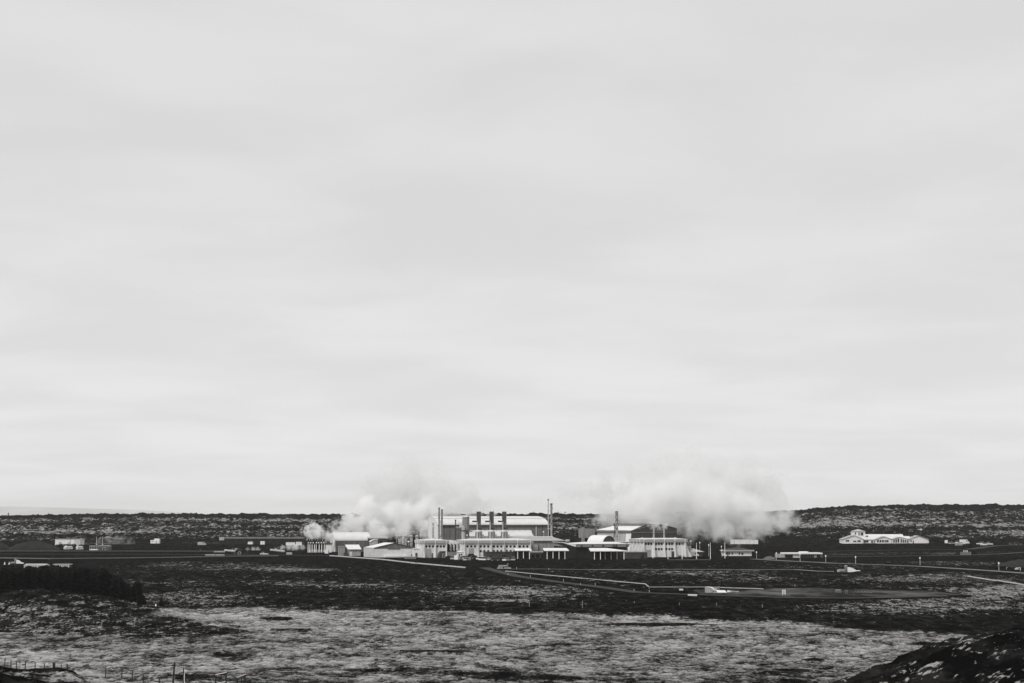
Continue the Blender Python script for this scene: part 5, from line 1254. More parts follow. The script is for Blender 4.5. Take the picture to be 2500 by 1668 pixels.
white_box(8, 1662, 1775, 650, 688, 'long white container left of the condenser shed')
white_box(8, 1790, 1862, 645, 690, 'shorter white container next to the condenser shed')
white_box(8, 1668, 1735, 778, 806, 'pale box on the road below the long containers', m='fascia')
white_box(11, 1540, 1570, 262, 276, 'small white crate on the dark slope left of the silencer', 'crate', dep=1.2)
white_box(11, 1610, 1650, 306, 319, 'left white block of the pair by the dark track', 'crate', dep=0.9)
white_box(11, 1652, 1684, 307, 320, 'right white block of the pair by the dark track', 'crate', dep=0.9)
f = frame_g(qx(7, 305), qy(7, 985), 2); t = f.thing('greenhouse_row', 'long low white building in front of the left road', 'building'); L = f.x(q(7, 592, 960)); z1 = f.z(q(7, 305, 946)); zu = f.z(q(7, 305, 925), 3)
MB().box(0, L, 0, 6, -0.5, z1).build('wall', M['white'], t); MB().frustum(-0.3, L + 0.3, -0.3, 6.3, z1 + 0.003, 0.3, L - 0.3, 2.8, 3.2, z1 + 0.7).build('roof', M['cladlight'], t)
MB().box(L * 0.6, L * 0.9, 3.3, 5.5, z1 + 0.4, zu).build('roof_box', M['white'], t)
for i in range(8): rect_window(t, L * (0.03 + 0.12 * i), L * (0.09 + 0.12 * i), z1 * 0.3, z1 * 0.75)
f = frame_g(qx(7, 680), qy(7, 972), 2); t = f.thing('striped_shed', 'long low shed with alternating white and dark bays right of the white row', 'building'); L = f.x(q(7, 890, 960)); z1 = f.z(q(7, 680, 937))
MB().box(0, L, 0, 5, -0.5, z1).build('wall', M['charcoal'], t); MB().box(-0.2, L + 0.2, -0.3, 5.2, z1 + 0.003, z1 + 0.3).build('roof', M['fascia'], t)
for i in range(9): MB().prism_y([(L * i / 9, 0), (L * (i + 0.55) / 9, 0), (L * (i + 0.75) / 9, z1), (L * (i + 0.2) / 9, z1)], -0.12, -0.004).build('panel', M['white'], t)

# ------------------------------------------------------------------ wellhead silencers
def silencer_dome(px, py, w, h, label, flip=1, curve=True):
    """white wellhead cover: curved shroud, upright cylinder and low sloping skirt"""
    f = frame_g(px, py); t = f.thing('wellhead_silencer', label, 'silencer', 'white wellhead silencers'); W = w / ppm(f.o[1]); H = h / ppm(f.o[1])
    prof = [(0, 0)] + [(W * 0.42 * (1 - math.cos(a)) if False else W * 0.42 * a / 1.57, H * 0.82 * math.cos(a * 0.9)) for a in np.linspace(0, 1.57, 9)] + [(W * 0.42, 0)]
    MB().prism_y([(flip * a, b) for a, b in prof], 0, H * 0.9).build('shroud', M['white'], t)
    MB().lathe([(H * 0.22, 0), (H * 0.22, H * 0.92), (H * 0.26, H * 0.95), (H * 0.24, H * 1.05), (0.05, H * 1.1)], (-flip * H * 0.25, H * 0.4, 0), 16).build('cylinder', M['fascia'], t)
    MB().frustum(flip * W * 0.40, flip * W * 0.62, 0.1, H * 0.8, 0, flip * W * 0.40, flip * W * 0.50, H * 0.2, H * 0.6, H * 0.28).build('skirt', M['white'], t)
    for i in range(4):
        x = -flip * W * (0.10 + 0.07 * i)
        MB().lathe([(0.3, 0), (0.3, H * 0.36), (0.15, H * (0.42 + 0.06 * (i % 2)))], (x, H * 0.4, 0), 8).build('valve', M['cladlight'], t)
    MB().box(-flip * W * 0.38 - 0.4, -flip * W * 0.38 + 0.4, H * 0.1, H * 0.6, -0.2, H * 0.42).build('valve_box', M['cladlight'], t)
    MB().tube([(-flip * W * 0.40, H * 0.4, H * 0.33), (0, H * 0.4, H * 0.33)], H * 0.06, 8).build('pipe', M['pipe'], t)
    return f, t
silencer_dome(*q(5, 2040, 1218), 360 / 6.184, 92 / 6.184, 'domed white wellhead with upright cylinder below the lamp-lined road')
silencer_dome(*q(7, 205, 925), 160 / 5.2275, 60 / 5.2275, 'white wellhead with pipe at the far left before the white row', 1)
for a in (60, 117):
    f = frame_g(*q(7, a, 935)); t = f.thing('marker_cone', 'left small white cone by the far left wellhead' if a == 60 else 'right small white cone by the far left wellhead', 'cone', 'white cones at the far left'); H = 34 / 5.2275 / ppm(f.o[1])
    MB().lathe([(H * 0.45, -0.1), (H * 0.4, H * 0.2), (H * 0.16, H * 0.35), (H * 0.08, H)], n=10).build('cone', M['white'], t); MB().lathe([(H * 0.55, -0.15), (H * 0.55, 0.05)], n=10).build('base', M['white'], t)
f = frame_g(*q(13, 210, 430)); t = f.thing('steam_silencer', 'large white curved silencer with arched port at the gravel clearing', 'silencer')
u = 1 / 9.04 / ppm(f.o[1]); H = 115 * u
prof = [(0, 0), (0, H)] + [(x_ * u, z_ * u) for x_, z_ in ((60, 112), (105, 98), (140, 75), (165, 48), (185, 20), (190, 0))]
MB().prism_y(prof, 0, 2.6).build('end_wall', M['cladlight'], t)
sk = MB(); pr = prof[1:]
for i in range(len(pr) - 1):
    sk.add([(pr[i][0] - 0.1, -0.25, pr[i][1] + 0.15), (pr[i + 1][0] + 0.05, -0.25, pr[i + 1][1] + 0.12), (pr[i + 1][0] + 0.9, 3.2, pr[i + 1][1] + 0.12), (pr[i][0] + 0.9, 3.2, pr[i][1] + 0.15)], [(0, 1, 2, 3)], True)
sk.build('curved_roof', M['white'], t)
MB().frustum(225 * u, 475 * u, 0.2, 3.0, -0.1, 235 * u, 430 * u, 0.8, 2.4, 50 * u).build('trough', M['white'], t)
cxp = 195 * u; n = 14
arch = [(cxp + 55 * u * math.cos(a), 50 * u * math.sin(a)) for a in np.linspace(0, math.pi, n)] ; inn = [(cxp + 38 * u * math.cos(a), 34 * u * math.sin(a)) for a in np.linspace(math.pi, 0, n)]
MB().prism_y([(cxp - 57 * u, -0.3)] + [(x_, z_ + 0.003) for x_, z_ in arch[::-1]] + [(cxp + 57 * u, -0.3)], -0.6, -0.3).build('port_surround', M['soot'], t)
ar = MB()
for i in range(n - 1):
    ar.prism_y([arch[i] if False else (cxp + 50 * u * math.cos(math.pi * i / (n - 1)), 44 * u * math.sin(math.pi * i / (n - 1)) - 0.2), (cxp + 50 * u * math.cos(math.pi * (i + 1) / (n - 1)), 44 * u * math.sin(math.pi * (i + 1) / (n - 1)) - 0.2),
                (cxp + 38 * u * math.cos(math.pi * (i + 1) / (n - 1)), 32 * u * math.sin(math.pi * (i + 1) / (n - 1)) - 0.2), (cxp + 38 * u * math.cos(math.pi * i / (n - 1)), 32 * u * math.sin(math.pi * i / (n - 1)) - 0.2)], -0.75, -0.6)
ar.build('port_ring', M['white'], t)
MB().lathe([(22 * u, 0), (22 * u, 118 * u), (24 * u, 118 * u), (24 * u, 125 * u)], (312 * u, 3.4, 0), 14).build('cylinder', M['cladlight'], t)
for i in range(5):
    MB().lathe([(9 * u, 30 * u), (9 * u, 90 * u - 3 * i * u), (5 * u, 98 * u - 3 * i * u)], ((160 + 28 * i) * u, 3.6, 0), 8).build('valve', M['bright'], t)
MB().tube([(150 * u, 3.6, 72 * u), (290 * u, 3.6, 66 * u)], 8 * u, 8).build('pipe', M['pipe'], t)
for i, (a0, a1, m_) in enumerate(((480, 545, 'white'), (548, 600, 'cladlight'), (603, 680, 'cladmid'), (683, 735, 'cladlight'))):
    MB().box(a0 * u, a1 * u, 1.0, 2.0, 10 * u, (46 - 4 * i) * u).build('outlet_box', M[m_], t)
# board on a stand
f = frame_g(*q(13, 1895, 488)); t = f.thing('notice_board', 'upright white notice board with dark panels in the gravel clearing', 'sign'); u = 1 / 9.04 / ppm(f.o[1])
MB().box(0, 75 * u, -0.06, 0.06, 30 * u, 125 * u).build('board', M['white'], t)
for i in range(4): MB().box((10 + 8 * (i % 2)) * u, (55 + 5 * (i % 2)) * u, -0.09, -0.061, (44 + 20 * i) * u, (56 + 20 * i) * u).build('print_panel', M['cladmid'], t)
for x_ in (6, 62): MB().box(x_ * u, (x_ + 7) * u, -0.05, 0.05, -0.2, 30 * u - 0.003).build('leg', M['white'], t)
MB().box(-20 * u, 180 * u, 0.2, 0.5, -0.1, 10 * u).build('footing', M['cladlight'], t)
# stack of timber and pipes in the clearing
f = frame_g(*q(12, 805, 228)); t = f.thing('plank_stack', 'small stack of long planks in the gravel clearing', 'planks'); u = 1 / 3.357 / ppm(f.o[1])
for i in range(4): MB().box(0 + i * 2 * u, (52 - 2 * i) * u, 0.25 * i, 0.25 * i + 0.8, (4 + 6 * i) * u, (8 + 6 * i) * u).build('plank', M['fascia' if i == 3 else 'steel'], t)
for x_ in (5, 45): MB().box(x_ * u, (x_ + 3) * u, 0, 1.5, -0.1, 4 * u - 0.003).build('bearer', M['wood'], t)
f = frame_g(*q(12, 895, 235)); t = f.thing('pipe_loop', 'hoop-shaped offcut of pipe in the gravel clearing', 'pipe'); u = 1 / 3.357 / ppm(f.o[1])
MB().tube([(9 * u * math.cos(a), 0, 15 * u + 14 * u * math.sin(a)) for a in np.linspace(-0.9, 4.0, 14)], 2.0 * u, 8).build('hoop', M['cladmid'], t); MB().box(-8 * u, 8 * u, -0.3, 0.3, -0.1, 3 * u).build('foot', M['steel'], t)
for i in range(6):
    a = 965 + 26 * i
    f = frame_g(*q(12, a, 232)); t = f.thing('pipe_support', ['tall zigzag', 'second', 'third', 'fourth', 'fifth', 'last low'][i] + ' trestle of the row in the gravel clearing', 'trestle', 'row of trestles in the clearing'); hgt = (30 - 4 * i) * u
    MB().tube([(-10 * u, 0, 0), (0, 0, hgt), (10 * u, 0, 0)], 1.6 * u, 6).build('frame', M['cladmid'], t); MB().tube([(-5 * u, 0, hgt * 0.5), (5 * u, 0, hgt * 0.5)], 1.2 * u, 6).build('brace', M['steel'], t)
# slanted valve house
f = frame_g(*q(3, 98, 1490)); t = f.thing('valve_house', 'small pale slanted valve house with pipe at the head of the dark track', 'valve house'); u = 1 / 7.127 / ppm(f.o[1])
MB().prism_y([(0, -0.2), (32 * u, 62 * u), (75 * u, 66 * u), (112 * u, 0), (112 * u, -0.2)], 0, 2.8).build('housing', M['cladmid'], t)
MB().prism_y([(-2 * u, 0), (30 * u, 64 * u), (36 * u, 64 * u), (14 * u, 0)], -0.1, 2.9).build('edge_plate', M['fascia'], t)
MB().box(70 * u, 165 * u, 1, 1.8, 42 * u, 62 * u).build('pipe_box', M['fascia'], t)
MB().lathe([(16 * u, 0), (16 * u, 82 * u), (10 * u, 96 * u)], (182 * u, 1.4, 0), 12).build('cylinder', M['clad'], t)
MB().box(118 * u, 240 * u, 0.2, 1.2, 4 * u, 22 * u).build('trough', M['fascia'], t)
for x_ in (125, 235): MB().box(x_ * u, (x_ + 8) * u, 0.4, 0.9, -0.2, 4 * u).build('leg', M['steel'], t)

# ------------------------------------------------------------------ pipelines on trestles
def pipeline(label, pts, r, h, m='pipe', step=12.0, joints=True, posts=True):
    W = [np.array(gt(*p)) for p in pts]; P = [w_ + np.array([0, 0, h]) for w_ in W]
    t = thing('pipeline', label, 'pipeline', tuple(W[0])); o = W[0]
    tot = 0; k = 0
    for a, b in zip(P[:-1], P[1:]):
        n = max(1, int(round(np.linalg.norm(b - a) / step)))
        for i in range(n):
            p0, p1 = a + (b - a) * i / n, a + (b - a) * (i + 1) / n
            d = (p1 - p0) / np.linalg.norm(p1 - p0)
            MB().tube([tuple(p0 - o), tuple(p1 - d * 0.08 - o)], r, 10).build('pipe_length', M[m], t)
            if joints: MB().tube([tuple(p0 - o - d * 0.18), tuple(p0 - o + d * 0.18)], r * 1.12, 10).build('joint', M['steel'], t)
            if posts:
                g = float(base_h(p0[0], p0[1])) - o[2]
                MB().box(p0[0] - o[0] - 0.15, p0[0] - o[0] + 0.15, p0[1] - o[1] - 0.15, p0[1] - o[1] + 0.15, g - 0.4, p0[2] - o[2] - r * 0.8).build('trestle', M['steel'], t)
    return t
pipeline('thick bright pipeline sloping from the gabled store to the dark track', [q(1, 560, 1172), q(1, 880, 1196), q(1, 1400, 1235), q(1, 1936, 1298), q(2, 300, 1418), q(2, 700, 1455), q(2, 1110, 1492)], 0.31, 0.55, 'pipe', 11)
pipeline('long slim bright pipeline running from the valve house to the silencer', [q(11, 115, 124), q(11, 440, 156), q(11, 800, 190), q(11, 1262, 232), q(11, 1292, 258), q(11, 1750, 258), q(11, 2228, 273)], 0.14, 0.4, 'pipe', 14)
pipeline('thin dull pipeline crossing the lava to the domed wellhead', [q(11, 800, 112), q(11, 1600, 112), q(5, 850, 1198), q(5, 1240, 1196), q(5, 1600, 1222), q(5, 1830, 1226)], 0.13, 0.45, 'cladmid', 22, joints=False)
pipeline('bright pipeline at the right edge below the pale road', [q(6, 1680, 1030), q(6, 1970, 1080), q(6, 2040, 1084), q(6, 2350, 1136), (2620, 1452)], 0.2, 0.5, 'pipe', 12)
pipeline('upper dull pipeline across the left plain', [(-120, 1347.6), (0, 1347.6), (200, 1347.8), (420, 1348), (560, 1348.5)], 0.28, 0.5, 'dullpipe', 24)
pipeline('lower dull pipeline across the left plain', [(-120, 1363.4), (120, 1366.5), (260, 1365.4), (420, 1363.4), (560, 1360.5), (680, 1359.5)], 0.22, 0.5, 'cladmid', 24, joints=False)
pipeline('short bright pipe lying left of the road loop', [q(8, 632, 832), q(8, 760, 832), q(8, 880, 832)], 0.5, 0.7, 'pipe', 10)
pipeline('short bright pipe behind the left road', [q(8, 742, 790), q(8, 884, 790)], 0.55, 0.8, 'pipe', 12)
pipeline('bright pipe slanting to the valve loop left of the plant', [q(8, 886, 772), q(8, 1010, 784)], 0.6, 0.9, 'pipe', 10)
pipeline('bright pipe slanting down from the condenser shed yard', [q(8, 1470, 765), q(8, 1640, 785)], 0.6, 0.9, 'pipe', 10)
f = frame_g(*q(8, 1005, 806)); t = f.thing('expansion_loop', 'dark humped pipe loop with pale ring left of the plant', 'pipework'); u = 1 / 5.2275 / ppm(f.o[1])
MB().tube([(0, 0, 0), (20 * u, 0, 40 * u), (50 * u, 0, 66 * u), (80 * u, 0, 60 * u), (90 * u, 0, 10 * u)], 14 * u, 10).build('loop', M['soot'], t)
MB().tube([(68 * u + 18 * u * math.cos(a), -1.2, 18 * u + 18 * u * math.sin(a)) for a in np.linspace(0, 6.1, 16)], 4 * u, 6).build('ring', M['cladlight'], t)
MB().prism_y([(100 * u, -0.2), (140 * u, 62 * u), (165 * u, 40 * u), (172 * u, -0.2)], 0.5, 3).build('anchor_block', M['black'], t)

# grating of white rails on the road
f = frame_g(*q(6, 1592, 762)); t = f.thing('cattle_grid', 'small white railing cage on the road below the inn', 'railing'); u = 1 / 4.896 / ppm(f.o[1])
for i in range(8): MB().box(17 * i * u, (17 * i + 3) * u, 0, 0.2, -0.2, 36 * u).build('upright', M['fascia'], t)
for z_ in (4, 20, 34): MB().box(0, 125 * u, -0.1, -0.003, z_ * u, (z_ + 3) * u).build('rail', M['cladlight'], t)
for i in range(4): MB().tube([((38 + 15 * i) * u, 0.1, 36 * u), ((38 + 15 * i) * u, 0.1, 58 * u)], 2.4 * u, 6).build('lamp_head', M['lamp'], t)
f = frame_g(*q(6, 2235, 945)); t = f.thing('road_sign', 'white arrow sign on posts at the right edge', 'sign'); u = 1 / 4.896 / ppm(f.o[1])
MB().add([(0, 0, 18 * u), (22 * u, 0, 30 * u), (22 * u, 0, 24 * u), (50 * u, 0, 26 * u), (50 * u, 0, 14 * u), (22 * u, 0, 14 * u), (22 * u, 0, 8 * u)], [tuple(range(7))]).build('arrow_board', M['white'], t)
MB().box(68 * u, 74 * u, 0, 0.2, -0.2, 36 * u).build('post', M['white'], t); MB().box(18 * u, 68 * u - 0.003, 0.05, 0.25, 32 * u, 36 * u).build('crossbar', M['white'], t)
f = frame_g(*q(6, 2140, 932)); t = f.thing('road_marker', 'small hooked white marker left of the arrow sign', 'marker'); MB().box(0, 4 * u, 0, 0.2, -0.2, 28 * u).build('post', M['fascia'], t); MB().box(4 * u + 0.003, 14 * u, 0, 0.2, 22 * u, 28 * u).build('arm', M['fascia'], t)

# ------------------------------------------------------------------ posts and fences
def small_post(px, py, hpx, name, label, cat, group, m='fascia', w=0.09, lean=0.0, cap=True):
    x, Y, z = gt(px, py); H = hpx / ppm(Y)
    t = thing(name, label, cat, (x, Y, z), 0, group)
    MB().tube([(0, 0, -0.4), (lean * H * 0.5, 0, H * 0.5), (lean * H, 0, H)], w, 6).build('shaft', M[m], t)
    if cap: MB().tube([(lean * H, 0, H), (lean * H, 0, H + 0.06)], w * 0.8, 6).build('top', M[m], t)
    return t
for a, b in ((135, 150), (205, 100), (318, 166), (470, 108), (590, 200), (730, 232), (850, 232), (1168, 282), (1293, 290)):
    small_post(*q(11, a, b), 16 / 3.357, 'marker_post', 'thin pale marker post along the dark track', 'post', 'marker posts along the dark track')
for a, b, h in ((310, 405, 36), (745, 422, 60), (1170, 390, 25), (1540, 402, 26), (1845, 410, 32), (2220, 424, 34)):
    small_post(*q(11, a, b), h / 3.357, 'fence_post', 'thin grey fence post on the dark bank above the grass', 'post', 'fence posts above the grass', 'steel')
for a, b, h, l_ in ((60, 362, 30, 0), (632, 348, 42, -0.15), (1205, 328, 48, 0.05), (1605, 275, 22, 0), (910, 325, 26, 0.1)):
    small_post(*q(9, a, b), h / 3.672, 'fence_post', 'thin grey stake on the dark lava knoll', 'post', 'stakes on the lava knoll', 'steel', 0.06, l_)
for i, a in enumerate((1350, 1400, 1425, 1465, 1510, 1535)):
    small_post(*q(9, a, 226 + 0.13 * (a - 1350)), 22 / 3.672, 'fence_post', 'dark fence post in the row below the white trig cone', 'post', 'fence row below the white cone', 'wood', 0.07)
f = frame_g(*q(9, 1396, 162)); t = f.thing('trig_cone', 'bright white cone marker beside the small lone spruce', 'cone'); u = 1 / 3.672 / ppm(f.o[1])
MB().lathe([(15 * u, -0.2), (12 * u, 8 * u), (6 * u, 18 * u), (2.5 * u, 34 * u)], n=12).build('cone', M['lamp'], t); MB().lathe([(14 * u, -0.25), (14 * u, 0.02)], n=12).build('plinth', M['white'], t)
# fence on the near bank
for i, (a, top, bot, w_) in enumerate(((85, 993, 1115, 0.055), (222, 1052, 1135, 0.055), (347, 1078, 1152, 0.055), (552, 1076, 1196, 0.06), (775, 1093, 1212, 0.055), (987, 1130, 1208, 0.055), (1372, 1150, 1215, 0.055), (1505, 1130, 1222, 0.075))):
    px_ = qx(14, a); f = Fr(px_, 222, 0, 0); zt_ = f.z(q(14, a, top)); x = f.o[0]; zb_ = float(base_h(x, 222))
    t = thing('fence_post', ['first', 'second', 'third', 'signed fourth', 'fifth', 'sixth', 'seventh', 'last, thickest'][i] + ' dark fence post from the left on the near bank', 'post', (x, 222, zb_), 0, 'fence on the near bank')
    H = zt_ - zb_
    MB().tube([(0.0, 0, -0.5), (0.02 * H, 0, H)], [w_ * 1.1, w_], 7).build('shaft', M['wood'], t)
    MB().tube([(0.02 * H, 0, H), (0.02 * H, 0, H + 0.03)], w_ * 0.8, 7).build('top', M['wood'], t)
    if i == 3: MB().box(-0.33, -0.06, -0.05, 0.02, H * 0.52, H * 0.68).build('sign_plate', M['wood'], t)
    if i == 7: MB().tube([(0.12, 0, -0.4), (0.09, 0, H * 0.75)], 0.045, 6).build('brace', M['wood'], t)
px_ = qx(14, 1207); f = Fr(px_, 222.5, 0, 0); zt_ = f.z(q(14, 1207, 1112)); x = f.o[0]; zb_ = float(base_h(x, 222.5))
t = thing('stump_post', 'stout square stump standing on the near bank crest', 'stump', (x, 222.5, zb_)); H = zt_ - zb_
MB().frustum(-0.1, 0.1, -0.1, 0.1, -0.4, -0.13, 0.13, -0.13, 0.13, H).build('block', M['wood'], t); MB().box(-0.14, 0.14, -0.14, 0.14, H + 0.003, H + 0.05).build('cap', M['charcoal'], t)
for i, (a, b, h) in enumerate(((945, 772, 70), (1090, 796, 86), (1182, 828, 94), (1283, 838, 66), (1425, 860, 60))):
    t = small_post(*q(9, a, b), h / 3.672, 'fence_post', ['first', 'second', 'third, tallest', 'fourth', 'fifth, cropped'][i] + ' dark post of the fence running down to the bottom edge', 'post', 'fence running to the bottom edge', 'wood', 0.07, 0.05)
x, Y, z = gt(*q(15, 385, 860)); H = 0
t = thing('gate_post', 'thick tall leaning timber post at the bottom edge', 'post', (x, Y, z)); f = Fr(qx(15, 385), Y, 0, z); H = f.z(q(15, 405, 350))
MB().tube([(-0.05, 0, -0.6), (0.04, 0, H * 0.5), (0.13, 0, H - 0.05), (0.13, 0, H)], [0.13, 0.12, 0.11, 0.08], 9).build('shaft', M['wood'], t)
for z_ in (0.35, 0.7): MB().tube([(-0.15, -0.1, H * z_), (0.25, -0.1, H * z_)], 0.02, 5).build('wire_staple', M['cladlight'], t)
x, Y, z = gt(*q(15, 612, 850)); f = Fr(qx(15, 612), Y, 0, z); H = f.z(q(15, 600, 450))
t = thing('gate_post', 'slimmer split timber post right of the thick one', 'post', (x, Y, z))
MB().tube([(0.03, 0, -0.6), (0, 0, H * 0.7), (-0.02, 0, H)], [0.10, 0.09, 0.05], 8).build('shaft', M['wood'], t); MB().tube([(0.12, -0.05, -0.5), (0.11, -0.05, H * 0.72)], 0.045, 6).build('pale_brace', M['palewood'], t)
for i, (l_, r_, tl, tr, lab) in enumerate(((1325, 1555, 600, 548, 'larger timber stile with pale top rail at the bottom edge'), (1800, 1975, 660, 590, 'smaller timber stile with pale top rail right of the larger one'))):
    x, Y, z = gt(*q(15, l_, 835)); f = Fr(qx(15, l_), Y, 0, z); t = thing('timber_stile', lab, 'stile', tuple(f.o), 0, 'two timber stiles')
    x1, z1 = f.L(q(15, r_, tr)); z0 = f.z(q(15, l_, tl)); c = 0.09
    MB().box(-c, c, -c, c, -0.5, z0 - 0.05).build('post', M['wood'], t); MB().box(x1 - c, x1 + c, -c, c, -0.5, z1 - 0.05).build('post', M['wood'], t)
    xm = x1 * 0.52; MB().box(xm - 0.05, xm + 0.05, 0.1, 0.2, -0.5, (z0 + z1) / 2 - 0.1).build('middle_post', M['wood'], t)
    MB().add([(-0.05, -0.16, z0), (x1 + 0.08, -0.16, z1), (x1 + 0.08, 0.16, z1), (-0.05, 0.16, z0), (-0.05, -0.16, z0 - 0.09), (x1 + 0.08, -0.16, z1 - 0.09), (x1 + 0.08, 0.16, z1 - 0.09), (-0.05, 0.16, z0 - 0.09)], [(0, 1, 2, 3), (0, 4, 5, 1), (1, 5, 6, 2), (3, 2, 6, 7), (4, 7, 6, 5), (0, 3, 7, 4)]).build('top_rail', M['palewood'], t)
    zz0, zz1 = f.z(q(15, l_, 795)), f.z(q(15, r_, 748))
    if i == 0: MB().add([(0.1, -0.16, zz0), (x1, -0.16, zz1), (x1, 0.14, zz1), (0.1, 0.14, zz0), (0.1, -0.16, zz0 - 0.08), (x1, -0.16, zz1 - 0.08)], [(0, 1, 2, 3), (0, 4, 5, 1)]).build('step', M['palewood'], t)

# ------------------------------------------------------------------ spruces and shrubs
def spruce_mesh(seed, n=420):
    r_ = random.Random(seed); m = MB(); H = 6.0
    for i in range(n):
        s_ = r_.random() ** 0.8; z = 0.25 + (H - 0.3) * s_
        R_ = 1.5 * (1 - s_) ** 0.5 + 0.08
        a = r_.random() * 6.283; rr = R_ * (0.35 + 0.65 * r_.random() ** 0.5) * (0.8 + 0.35 * math.sin(3 * a + 7 * z))
        p = np.array([rr * math.cos(a), rr * math.sin(a), z - 0.18 * rr])
        d = np.array([math.cos(a), math.sin(a), -0.35]); sd = np.array([-math.sin(a), math.cos(a), 0.2 * (r_.random() - 0.5)])
        l_, w_ = 0.45 + 0.35 * r_.random(), 0.16 + 0.14 * r_.random()
        m.add([p - d * l_ * 0.5, p + sd * w_, p + d * l_, p - sd * w_], [(0, 1, 2, 3)])
        m.add([p - d * l_ * 0.4, p + np.array([0, 0, w_]), p + d * l_ * 0.9, p - np.array([0, 0, w_])], [(0, 1, 2, 3)])
    c = m.mesh('crown', M['needle'])
    b = MB().tube([(0, 0, -0.4), (0, 0, 3), (0, 0, 5.8)], [0.16, 0.1, 0.03], 6).mesh('trunk', M['bark'])
    return c, b
SPR = [spruce_mesh(s_) for s_ in range(5)]
def spruce(x, Y, h, label, group=None, i=0):
    z = float(base_h(x, Y)); t = thing('spruce_tree', label, 'tree', (x, Y, z - 0.1), random.random() * 6, group)
    s_ = h / 6.0; t.scale = (s_ * random.uniform(1.1, 1.7), s_ * random.uniform(1.1, 1.7), s_)
    put('crown', SPR[i % 5][0], t); put('trunk', SPR[i % 5][1], t)
k = 0
for row, (Y, n) in enumerate(((470, 26), (462, 28), (478, 24), (454, 22), (488, 20))):
    for j in range(n):
        px_ = -40 + (362 + 10 * math.sin(row)) * (j + random.uniform(-0.25, 0.25)) / n
        top = np.interp(px_, [-60, 50, 150, 230, 255, 280, 300, 320], [1386, 1383, 1382, 1386, 1391, 1402, 1416, 1436]) + random.uniform(-4, 17)
        x = xat(px_, Y, 5); zt_ = HC - (top - 1255) / F * Y; h = zt_ - float(base_h(x, Y))
        if h < 1.2: continue
        spruce(x, Y, h, 'dark spruce in the dense stand behind the lava knoll', 'dense spruce stand on the left', k); k += 1
for px_, top, Y, lab in ((334, 1418, 448, 'spruce with pointed top at the right end of the stand'), (318, 1440, 450, 'lower spruce just left of the pointed end spruce'), (347, 1448, 440, 'short bushy spruce outermost right of the stand')):
    x = xat(px_, Y, 3); zt_ = HC - (top - 1255) / F * Y; spruce(x, Y, zt_ - float(base_h(x, Y)), lab, None, k); k += 1
g = gt(*q(9, 1425, 162)); spruce(g[0], g[1] + 3, 2.1, 'small lone spruce beside the white cone marker', None, 1)
bpy.data.objects[-1] if False else None

def shrub_mesh(seed, n=260):
    r_ = random.Random(seed); m = MB()
    for i in range(n):
        a, b = r_.random() * 6.283, r_.random(); rr = r_.random() ** 0.4
        p = np.array([rr * math.cos(a) * (1.0 + 0.25 * math.sin(3 * a)), rr * math.sin(a), (0.08 + 0.95 * b * math.sqrt(max(0.05, 1 - rr * rr)))])
        d = np.array([r_.uniform(-1, 1) for _ in range(3)]); d /= np.linalg.norm(d); e = np.cross(d, [r_.uniform(-1, 1) for _ in range(3)]); e /= np.linalg.norm(e) + 1e-6
        s_ = r_.uniform(0.08, 0.2)
        m.add([p - d * s_, p + e * s_ * 0.7, p + d * s_, p - e * s_ * 0.7], [(0, 1, 2, 3)])
    st = MB()
    for i in range(5):
        a = i * 1.26; st.tube([(0, 0, -0.1), (0.4 * math.cos(a), 0.4 * math.sin(a), 0.6)], [0.05, 0.02], 5)
    return m.mesh('foliage', M['leaf']), st.mesh('stem', M['bark'])
SHR = [shrub_mesh(s_) for s_ in (41, 42, 43)]
def shrub(px, py, wpx, hpx, label, group=None):
    x, Y, z = gt(px, py); t = thing('shrub', label, 'shrub', (x, Y, z - 0.05), random.random() * 6, group)
    w_, h_ = wpx / 2 / ppm(Y), hpx / ppm(Y); t.scale = (w_, w_, h_)
    i = random.randrange(3); put('foliage', SHR[i][0], t); put('stem', SHR[i][1], t)
shrub(*q(4, 1350, 1172), 16, 17, 'dark bush between the pickup and the white van')
shrub(*q(4, 1535, 1174), 9, 6, 'low round bush right of the second flagpole'); shrub(*q(4, 1710, 1174), 24, 7, 'wide low bush left of the third flagpole')
shrub(*q(2, 245, 1250), 6, 12, 'narrow dark bush at the gabled store\'s right corner')
for i, (a, b) in enumerate(((790, 690), (850, 694), (930, 690), (740, 700), (1030, 700))):
    shrub(*q(7, a, b), 15, 5, 'dark low bush in the hedge before the white warehouse', 'hedge before the warehouse')
for i, (a, b) in enumerate(((1100, 1300), (1180, 1310), (1290, 1288), (1050, 1290), (820, 1300), (900, 1300))):
    shrub(*q(2, a, b), 14, 6, 'dark bush on the bank around the plant car park', 'bushes round the car park')
for i, a in enumerate((60, 130, 200, 330, 500, 580, 720, 800, 880, 1100, 1230)):
    shrub(*q(3, a, 1335), 13, 5, 'dark bush on the bank below the front canopies', 'bushes below the canopies')
shrub(2165, 1632, 40, 14, 'wispy bush where the grass meets the near hillside')
shrub(565 + 20, 1470, 22, 7, 'dark heath bush on the pale patch right of the lone spruce') if False else None

